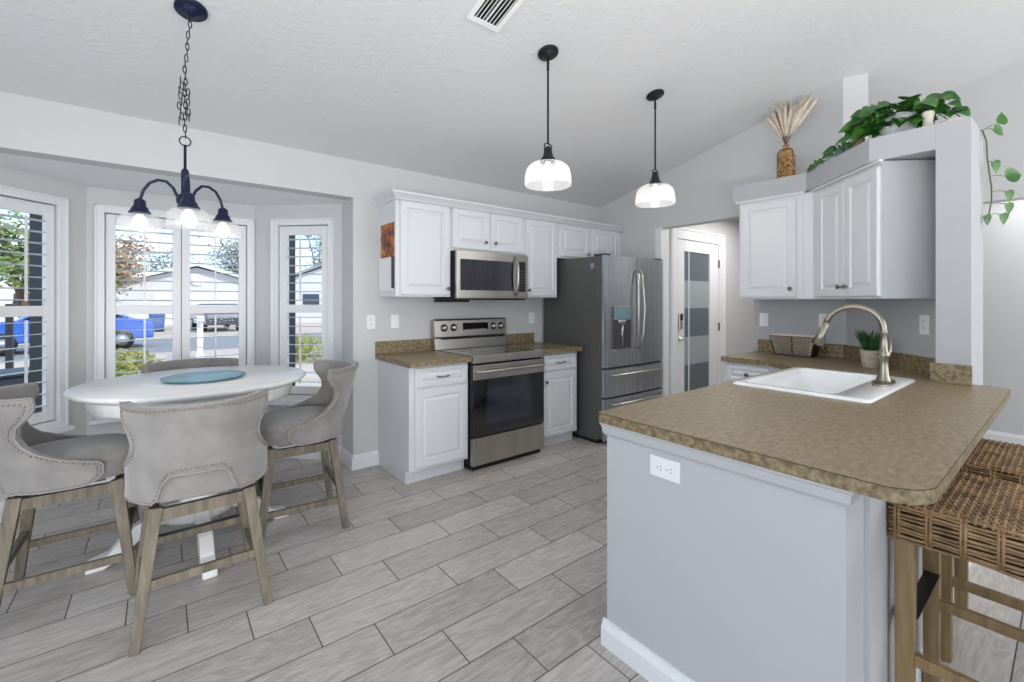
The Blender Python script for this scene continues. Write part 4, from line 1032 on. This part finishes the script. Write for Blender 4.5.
# ------------------------------------------------------------------ rattan bar stools
def make_stool(label):
    T = thing('bar_stool', label, 'stool', (0, 0, 0), 0, 'rattan bar stools at the peninsula')
    w, d = .225, .205                # half sizes
    zt, zb = .775, .655
    obj('seat_core', MB().box(-w + .008, w - .008, -d + .008, d - .008, zb + .004, zt - .008), M['rattan_dark'], T)
    wv = MB()
    per = [(-w, -d), (w, -d), (w, d), (-w, d)]
    pts = []; nrm = []
    for k in range(4):
        a, b_ = Vector(per[k] + (0,)), Vector(per[(k + 1) % 4] + (0,)); L = (b_ - a).length; m = int(L / .0115)
        e = (b_ - a).normalized(); nn = Vector((e.y, -e.x, 0))
        for i in range(m): pts.append(a + e * L * i / m); nrm.append(nn)
    N = len(pts); rows = 11; per_ = 6
    for r_ in range(rows):
        z = zb + .006 + (zt - zb - .012) * r_ / (rows - 1)
        ph = PI * (r_ % 2)
        wv.tube([pts[i] + nrm[i] * (.0035 * math.sin(PI * i / per_ + ph)) + Vector((0, 0, z + .0018 * math.sin(PI * i / per_ * .5 + r_))) for i in range(N)], .0048, 5, closed=True)
    for i in range(0, N, per_):
        for dlt in (0, .009):
            p = pts[i] + nrm[i] * .001 + Vector((-nrm[i].y, nrm[i].x, 0)) * dlt; wv.tube([p + Vector((0, 0, zb + .004)), p + nrm[i] * .004 + Vector((0, 0, (zb + zt) / 2)), p + Vector((0, 0, zt - .004))], .0040, 5)
    wv2 = MB(); st = .0165
    nx, ny = int(2 * w / st), int(2 * d / st)
    for i in range(nx):
        x = -w + (i + .5) * 2 * w / nx
        wv2.tube([(x, -d - .004, zt - .012)] + [(x, -d + j * 2 * d / (ny * 2), zt - .002 + .0042 * math.sin(PI / 2 * j + PI * (i % 2))) for j in range(ny * 2 + 1)] + [(x, d + .004, zt - .012)], .0048, 4)
    for j in range(ny):
        y = -d + (j + .5) * 2 * d / ny
        wv2.tube([(-w - .004, y, zt - .012)] + [(-w + i * 2 * w / (nx * 2), y, zt - .002 + .0042 * math.sin(PI / 2 * i + PI * ((j + 1) % 2))) for i in range(nx * 2 + 1)] + [(w + .004, y, zt - .012)], .0052, 4)
    obj('seat_sides', wv, M['rattan'], T); obj('seat_top', wv2, M['rattan'], T)
    for sx_ in (-1, 1):
        for sy_ in (-1, 1): obj('leg', MB().bar((sx_ * .195, sy_ * .175, 0), (sx_ * .195, sy_ * .175, zb + .01), .040, .040, .046, .046), M['stoolwood'], T, bevel=.002)
    for sx_ in (-1, 1): obj('rail', MB().bar((sx_ * .195, -.175, .305), (sx_ * .195, .175, .305), .034, .022, face=(0, 0, 1)), M['stoolwood'], T, bevel=.002)
    obj('rail', MB().bar((-.195, -.175, .24), (.195, -.175, .24), .034, .022, face=(0, 0, 1)), M['stoolwood'], T, bevel=.002)
    fr = obj('rail', MB().bar((-.195, .175, .395), (.195, .175, .395), .036, .024, face=(0, 0, 1)), M['stoolwood'], T, bevel=.002)
    obj('foot_plate', MB().box(-.172, .172, .150, .190, .413, .416), M['black'], fr)['label'] = 'black metal foot plate'
    return T
stool = make_stool('brown rattan bar stool nearest the camera at the peninsula')
stool.location = (1.957, .148, 0)
dup(stool, (2.56, .143, 0), 0, 'brown rattan bar stool farther along the peninsula, behind the nearest one')

# ------------------------------------------------------------------ pendants, chandelier, vent
def slope_m(): return Matrix.Rotation(-math.atan(CS), 4, 'X')
def shade_mb(c, R, H, zt):
    """ribbed open-bottom glass drum; zt = top z, H height"""
    mb = MB(); n = 48; pr = [(.22, 0), (.42, -.04), (.72, -.12), (.90, -.28), (.97, -.50), (1.0, -.75), (1.0, -.95), (.99, -1.0)]
    v = []; f = []
    for k_, zz in pr:
        for i in range(n):
            a = 2 * PI * i / n; r = R * k_ * (1 + (.018 if i % 2 else 0)); v.append((c[0] + r * math.cos(a), c[1] + r * math.sin(a), zt + zz * H))
    for j in range(len(pr) - 1):
        for i in range(n): f.append((j * n + i, j * n + (i + 1) % n, (j + 1) * n + (i + 1) % n, (j + 1) * n + i))
    return mb.add(v, f, True)
def canopy(c, R=.065):
    m = Matrix.Translation(c) @ slope_m()
    return MB().lathe([(R, .0), (R, -.009), (R * .93, -.013), (R * .62, -.015), (R * .58, -.022), (R * .30, -.026), (R * .2, -.038)], n=32, mtx=m)
def make_pendant(label):
    """origin at the ceiling point"""
    T = thing('pendant_light', label, 'pendant light', (0, 0, 0), 0, 'pendant lights over the kitchen floor')
    obj('canopy', canopy((0, 0, 0)), M['darkmetal'], T)
    obj('stem', MB().tube([(0, 0, -.03), (0, 0, -.07)], .007, 8).tube([(0, 0, -.06), (0, 0, -.11)], [.009, .009], 6).tube([(0, 0, -.10), (0, 0, -.57)], .0065, 10), M['darkmetal'], T)
    yk = MB().tube([(-.028, 0, -.655), (-.030, 0, -.575), (0, 0, -.565), (.030, 0, -.575), (.028, 0, -.655)], .0045, 6)
    obj('yoke', yk, M['darkmetal'], T)
    obj('socket', MB().lathe([(.012, -.585), (.022, -.60), (.026, -.62), (.034, -.65), (.046, -.665), (.046, -.685)], n=20), M['darkmetal'], T)
    obj('glass_shade', shade_mb((0, 0), .142, .15, -.678), M['shade'], T)
    bmb = MB().lathe([(.014, -.685), (.02, -.71), (.032, -.74), (.034, -.765), (.024, -.79), (.001, -.80)], n=16)
    obj('bulb', bmb, M['bulb'], T)
    return T
def bulb_light(loc, e, col=(1, .96, .9)):
    l = bpy.data.lights.new('bulb_light', 'POINT'); l.energy = e; l.shadow_soft_size = .04; l.color = col
    o = bpy.data.objects.new('bulb_light', l); C.objects.link(o); o.location = loc
p1 = (1.89, 2.04, cz(2.04)); p2 = (2.935, 1.98, cz(1.98))
pen = make_pendant('black pendant light with ribbed glass shade, the nearer and larger-looking of the two')
pen.location = p1
dup(pen, p2, 0, 'black pendant light with ribbed glass shade, nearer the hall door')
for p in (p1, p2): bulb_light((p[0], p[1], p[2] - .83), 3)

cx_, cy_ = .113, 2.63; cc = cz(cy_)
T = thing('chandelier', 'three-arm navy chandelier with clear ribbed shades over the round table', 'chandelier', (cx_, cy_, cc))
obj('canopy', canopy((cx_, cy_, cc), .067), M['navy'], T, world=True)
ctop_x = cx_; cx_ = .09
ch = MB()
def link(c, ax, L=.030, r=.0065):
    c = Vector(c); pts = []
    for i in range(12):
        a = 2 * PI * i / 12; pts.append(c + Vector((ax[0] * r * math.cos(a), ax[1] * r * math.cos(a), L / 2 * 1.25 * math.sin(a))))
    ch.tube(pts, .0024, 5, closed=True)
z = cc - .045; i = 0
zr = 2.13
while z > zr + .03:
    j = .002 * math.sin(i * 1.3); q_ = max(0, (z - zr - .35) / (cc - zr - .35)) if z > zr + .35 else 0; link((cx_ + j + (ctop_x - cx_) * q_, cy_ + j, z), (1, 0) if i % 2 else (0, 1)); z -= .028; i += 1
for i in range(9): link((cx_ - .018 + .006 * math.sin(i * 2.1), cy_ - .01, 2.41 - i * .024), (1, 0) if i % 2 else (0, 1))
for i in range(6): link((cx_ + .012 + .004 * math.sin(i * 1.7), cy_ + .01, 2.37 - i * .024), (0, 1) if i % 2 else (1, 0))
ch.tube([(cx_ + .022 * math.cos(a), cy_, zr + .0 + .022 * math.sin(a)) for a in [2 * PI * i / 20 for i in range(20)]], .003, 6, closed=True)
obj('chain', ch, M['darkmetal'], T, world=True)
obj('stem', MB().lathe([(.006, 1.915), (.006, 2.11), (.009, 2.112)], (cx_, cy_, 0), 12).lathe([(.016, 1.85), (.016, 1.985), (.012, 1.995), (.006, 2.0)], (cx_, cy_, 0), 16).lathe([(.018, 1.815), (.032, 1.83), (.036, 1.85), (.028, 1.87), (.016, 1.88)], (cx_, cy_, 0), 20), M['navy'], T, world=True)
view_a = math.atan2(-cy_, -cx_)
for k in range(3):
    a = view_a + k * 2 * PI / 3 + math.radians(4); R_ = .19
    dx, dy = math.cos(a), math.sin(a)
    P = lambda r, z: (cx_ + dx * r, cy_ + dy * r, z)
    arm = obj('arm', MB().tube([P(.02, 1.85), P(.035, 1.87), P(.05, 1.905), P(.08, 1.935), P(.115, 1.94), P(.15, 1.925), P(.175, 1.89), P(.188, 1.85), P(.19, 1.83)], .0065, 8), M['navy'], T, world=True)
    obj('socket', MB().lathe([(.01, 1.85), (.022, 1.84), (.024, 1.815), (.032, 1.805), (.036, 1.79), (.042, 1.787), (.042, 1.778)], P(R_, 0), 18), M['navy'], arm, world=True)
    obj('glass_shade', shade_mb(P(R_, 0), .080, .088, 1.785), M['shade2'], arm, world=True)
    obj('bulb', MB().lathe([(.013, 1.775), (.022, 1.76), (.03, 1.735), (.028, 1.715), (.015, 1.70), (.001, 1.698)], P(R_, 0), 14), M['bulb_warm'], arm, world=True)
    bulb_light(P(R_, 1.66), .35)

# ceiling vent
vc = (1.405, 1.86)
mv = Matrix.Translation((vc[0], vc[1], cz(vc[1]))) @ slope_m()
T = thing('ceiling_vent', 'white rectangular air vent in the sloped ceiling', 'vent', (vc[0], vc[1], cz(vc[1])))
def wx(mb): return mb.xf(mv)
obj('vent_backing', wx(MB().box(-.08, .08, -.17, .17, -.004, -.001)), M['black'], T, world=True)
obj('vent_frame', wx(MB().box(-.105, -.078, -.20, .20, -.012, -.001).box(.078, .105, -.20, .20, -.012, -.001).box(-.078, .078, -.20, -.17, -.012, -.001).box(-.078, .078, .17, .20, -.012, -.001)), M['white'], T, world=True, bevel=.002)
sl = MB()
for i in range(7):
    x = -.066 + i * .022; v = [(x - .003, y, -.012) for y in (-.17, .17)] + [(x + .0, y, -.012) for y in (-.17, .17)] + [(x + .009, y, -.004) for y in (-.17, .17)] + [(x + .006, y, -.004) for y in (-.17, .17)]
    sl.add(v, [(0, 2, 3, 1), (2, 4, 5, 3), (4, 6, 7, 5), (6, 0, 1, 7)])
sl.box(-.003, .003, -.17, .17, -.014, -.004)
obj('vent_slats', wx(sl), M['white'], T, world=True)

# ------------------------------------------------------------------ outside
GZ = -.22
gm = mat('sandy_concrete', (196, 176, 152), .9, rgb2=(214, 196, 174), scale=1.5)
struct('ground', MB().box(-60, 60, 4.75, 90, GZ - .2, GZ), gm)
M['grass'] = mat('dry_lawn', (112, 118, 66), .95, rgb2=(160, 150, 98), scale=3)
M['asph'] = mat('street_asphalt', (150, 146, 142), .9)
fwd = Vector((math.sin(YAW), math.cos(YAW), 0)); rgt = Vector((math.cos(YAW), -math.sin(YAW), 0))
def W(u, t, z=GZ): p = fwd * t + rgt * ((u - 512) / FPX * t); return Vector((p.x, p.y, z))
struct('ground_lawn', MB().box(-9, .3, 4.9, 9.6, GZ, GZ + .02), M['grass'])
struct('ground_street', MB().box(-60, 60, 17.5, 23.5, GZ, GZ + .015), M['asph'])
M['hwall'] = mat('white_house_siding', (222, 222, 224), .8)
M['hroof'] = mat('grey_shingles', (150, 148, 148), .9, rgb2=(172, 170, 168), scale=20)
M['hgar'] = mat('garage_door_white', (236, 236, 238), .6)
M['dkwin'] = mat('dark_house_window', (70, 78, 92), .2)
# neighbour's house: garage gable facing us
gc = W(197, 31); W_ = 9.0
A_ = math.atan2(-gc.x, gc.y)                       # face back toward the kitchen
T = thing('neighbour_house', 'white house with a grey gable roof and garage across the street', 'house', gc, A_)
hw = W_ / 2; ez, az = 2.55 - GZ, 3.85 - GZ
obj('house_wall', MB().prism([(-hw + .3, 0), (hw - .3, 0), (hw - .3, ez), (0, az - .15), (-hw + .3, ez)], 0, 9, 'y'), M['hwall'], T)
rf = MB()
for sg in (-1, 1):
    rf.prism([(0, az), (sg * (hw + .1), ez - .08), (sg * (hw + .1), ez + .10), (0, az + .18)], -.4, 9.3, 'y')
obj('roof', rf, M['hroof'], T)
fa = MB()
for sg in (-1, 1): fa.prism([(0, az - .06), (sg * (hw + .1), ez - .14), (sg * (hw + .1), ez + .10), (0, az + .18)], -.46, -.4, 'y')
obj('fascia_board', fa, M['hgar'], T)
obj('round_vent', MB().lathe([(.42, 0), (.42, .05), (.30, .06)], (0, -.001, 3.05 - GZ - .25), 24, mtx=rt), M['hgar'], T)
gd = obj('garage_door', MB().box(-2.4, 2.4, -.05, 0, 0, 2.1), M['hgar'], T)
gl = MB()
for i in range(1, 4): gl.box(-2.38, 2.38, -.055, -.049, i * .525 - .012, i * .525 + .012)
obj('panel_lines', gl, M['hroof'], gd)
obj('corner_trim', MB().box(-hw + .25, -hw + .5, -.04, 0, 0, ez - .1).box(hw - .5, hw - .25, -.04, 0, 0, ez - .1), M['hgar'], T)
gc2 = W(8, 36)
T = thing('neighbour_house', 'pale house with a steep gable seen through the left window', 'house', gc2, math.atan2(-gc2.x, gc2.y))
obj('house_wall', MB().prism([(-5, 0), (2.6, 0), (2.6, 2.9), (-1.2, 5.0), (-5, 2.9)], 0, 8, 'y'), M['hwall'], T)
rf = MB().prism([(-1.2, 5.0), (2.9, 2.75), (2.9, 2.95), (-1.2, 5.22)], -.4, 8.3, 'y').prism([(-1.2, 5.0), (-5.3, 2.75), (-5.3, 2.95), (-1.2, 5.22)], -.4, 8.3, 'y')
obj('roof', rf, M['hroof'], T); obj('window', MB().box(.3, 1.5, -.05, 0, 1.0, 2.2), M['dkwin'], T)
gc3 = W(352, 34)
T = thing('neighbour_house', 'white house gable seen through the right angled window', 'house', gc3, math.atan2(-gc3.x, gc3.y))
obj('house_wall', MB().prism([(-5.0, 0), (3, 0), (3, 2.7), (-1.6, 4.3), (-5.0, 2.9)], 0, 8, 'y'), M['hwall'], T)
obj('roof', MB().prism([(-1.6, 4.4), (-5.3, 2.85), (-5.3, 3.0), (-1.6, 4.6), (3.4, 2.8), (3.4, 2.65)], -.4, 8.3, 'y'), M['hroof'], T)
obj('window', MB().box(-3.4, -2.3, -.05, 0, 1.0, 2.1), M['dkwin'], T)

# trees: leaf cards scattered in clumps over a branching trunk
def tree(label, base, h, r, mcol, n, seedv, bare=False, lsz=.16):
    rnd = random.Random(seedv); T = thing('tree', label, 'tree', base, 0)
    tr_ = MB(); tips = []
    tr_.tube([(0, 0, 0), (.1, 0, h * .25), (0, .1, h * .45)], [.22, .16, .12], 8)
    for i in range(11):
        a = rnd.uniform(0, 2 * PI); e = Vector((math.cos(a) * r * rnd.uniform(.3, .9), math.sin(a) * r * rnd.uniform(.3, .9), h * rnd.uniform(.5, .98)))
        s0 = Vector((0, 0, h * rnd.uniform(.25, .45))); m_ = (s0 + e) / 2 + Vector((0, 0, .3)); tr_.tube([s0, m_, e], [.09, .06, .02], 5); tips += [m_, e]
        for j in range(5 if bare else 2):
            q_ = e + Vector((rnd.uniform(-1, 1), rnd.uniform(-1, 1), rnd.uniform(-.6, .8))) * r * .35; tr_.tube([m_.lerp(e, .6), q_], [.03, .008], 4); tips.append(q_)
    obj('trunk', tr_, M['bark'], T)
    lf = MB()
    for i in range(n):
        c = rnd.choice(tips); p = c + Vector((rnd.gauss(0, 1), rnd.gauss(0, 1), rnd.gauss(0, .8))) * r * .20
        a, b_ = rnd.uniform(0, 2 * PI), rnd.uniform(-1, 1); d1_ = Vector((math.cos(a), math.sin(a), b_)).normalized() * lsz; d2_ = d1_.orthogonal().normalized() * lsz * .5
        lf.add([p - d1_, p + d2_, p + d1_, p - d2_], [(0, 1, 2, 3)])
    obj('foliage', lf, mcol, T)
M['bark'] = mat('bark', (110, 92, 76), .9)
M['fol1'] = mat('russet_foliage', (150, 122, 92), .8, rgb2=(186, 158, 124), scale=2)
M['fol2'] = mat('green_foliage', (92, 112, 62), .8, rgb2=(150, 164, 96), scale=2)
M['fol3'] = mat('grey_green_foliage', (112, 120, 104), .8, rgb2=(146, 150, 130), scale=2)
tree('russet leafy tree left of the white garage', W(104, 25), 5.4, 2.0, M['fol1'], 3200, 1)
tree('bushy green tree filling the left window', W(22, 19), 5.0, 2.3, M['fol2'], 3000, 2, lsz=.14)
tree('small green tree beside the pale house', W(66, 30), 4.2, 1.5, M['fol2'], 1600, 9, lsz=.14)
tree('grey-green tree behind the right side of the garage', W(240, 48), 8.4, 3.4, M['fol3'], 1800, 3, True)
tree('grey-green tree rising behind the garage roof, left part', W(166, 56), 8.0, 3.0, M['fol3'], 900, 4, True)
tree('tree seen at the top of the right angled window', W(318, 48), 9.5, 3.0, M['fol3'], 1400, 5, True)
# low shrub
def shrub(label, c, rx, h, m, seedv, n=1500):
    rnd = random.Random(seedv); mb = MB()
    mb.ball((0, 0, h * .42), h * .42, 10, 6)
    for i in range(n):
        a = rnd.uniform(0, 2 * PI); e = math.acos(rnd.uniform(-.1, 1)); p = Vector((math.sin(e) * math.cos(a) * rx, math.sin(e) * math.sin(a) * rx, math.cos(e) * h)) * rnd.uniform(.75, 1.03); p.z = max(p.z, .03)
        d1_ = Vector((rnd.uniform(-1, 1), rnd.uniform(-1, 1), rnd.uniform(-.5, 1))).normalized() * .05; d2_ = d1_.orthogonal().normalized() * .022
        mb.add([p - d1_, p + d2_, p + d1_, p - d2_], [(0, 1, 2, 3)])
    o = obj('shrub', mb, m); o.location = c; tag(o, label, 'shrub', 'shrubs outside the bay')
M['fol4'] = mat('yellow_green_leaves', (130, 132, 62), .8, rgb2=(172, 170, 104), scale=6)
shrub('low yellow-green shrub outside the front window, left half', W(128, 8.2), .62, .72, M['fol4'], 11)
shrub('low shrub outside the right angled window', W(300, 12), .9, .7, M['fol4'], 12)

# cars
def car(label, c, rz, m, L=4.3, Wd=1.75):
    T = thing('car', label, 'car', c, rz)
    h = 1.45; pr_ = [(-L / 2, .35), (-L / 2 + .05, .75), (-L / 2 + .25, .92), (-L / 2 + 1.15, 1.02), (-L / 2 + 1.75, 1.42), (L / 2 - 1.35, 1.45), (L / 2 - .55, 1.02), (L / 2 - .08, .95), (L / 2, .7), (L / 2 - .02, .35)]
    obj('car_body', MB().prism(pr_, -Wd / 2, Wd / 2, 'y'), m, T, bevel=.06, seg=3)
    gp = [(-L / 2 + 1.28, 1.04), (-L / 2 + 1.80, 1.37), (L / 2 - 1.38, 1.39), (L / 2 - .75, 1.04)]
    obj('side_windows', MB().prism(gp, -Wd / 2 - .01, Wd / 2 + .01, 'y'), M['blackglass'], T)
    for sx_ in (-1, 1):
        for sy_ in (-1, 1):
            wl = obj('wheel', MB().lathe([(.2, -.1), (.32, -.1), (.33, -.06), (.33, .06), (.32, .1), (.2, .1)], (sx_ * (L / 2 - .85), sy_ * (Wd / 2 - .08), .33), 22, mtx=rt), M['black'], T)
            obj('hub_cap', MB().lathe([(.19, -.11), (.19, .11)], (sx_ * (L / 2 - .85), sy_ * (Wd / 2 - .08), .33), 16, mtx=rt), M['steel'], wl)
M['blue'] = mat('blue_car_paint', (48, 100, 190), .25, coat=1)
cA = math.atan2(-W(120, 1).x, W(120, 1).y)
car('blue car parked in the driveway left of the front window', W(64, 14.2), cA + .1, M['blue'], 4.3)
M['dksuv'] = mat('charcoal_car_paint', (66, 70, 78), .3, coat=1)
car('charcoal car parked before the white garage', W(216, 24.5), cA - 1.5, M['dksuv'], 4.2)
# bins
def bin_(label, c, m, s=1.0, rz=0):
    T = thing('trash_bin', label, 'trash bin', c, rz)
    v = []; 
    for k, z in ((.24, .08), (.31, .98)):
        v += [(-k * s, -k * s, z * s), (k * s, -k * s, z * s), (k * s, k * s, z * s), (-k * s, k * s, z * s)]
    obj('bin_body', MB().add(v, [(3, 2, 1, 0), (4, 5, 6, 7), (0, 1, 5, 4), (1, 2, 6, 5), (2, 3, 7, 6), (3, 0, 4, 7)]), m, T, bevel=.02)
    obj('bin_lid', MB().box(-.34 * s, .34 * s, -.36 * s, .34 * s, .98 * s, 1.05 * s), m, T, bevel=.02)
    obj('bin_wheel', MB().lathe([(.09, -.3), (.09, .3)], (0, .26 * s, .09), 12, mtx=Matrix.Rotation(PI / 2, 3, 'Y').to_4x4()), M['black'], T)
M['binblue'] = mat('blue_bin_plastic', (56, 92, 160), .5)
M['bindark'] = mat('dark_bin_plastic', (48, 54, 66), .5)
bin_('blue recycling bin standing by the street', W(157, 23), M['binblue'], 1.15)
bin_('dark trash bin outside the left window', W(17, 5.2), M['bindark'], .75, .5)
# white mailbox post
T = thing('mailbox', 'white mailbox post in front of the street', 'mailbox', W(200, 12.5))
obj('post', MB().box(-.07, .07, -.07, .07, 0, 1.02).box(-.10, .10, -.10, .10, 0, .12), M['hgar'], T, bevel=.01)
obj('mail_box', MB().box(-.09, .09, -.25, .2, 1.02, 1.17), M['hgar'], T, bevel=.03)
# porch post left
T = thing('porch_post', 'dark porch post outside the left window', 'post', W(9.5, 6.2))
obj('post', MB().box(-.035, .035, -.035, .035, 0, 1.55), M['bronze'], T); obj('post_base', MB().box(-.07, .07, -.07, .07, 0, .12), M['bronze'], T)
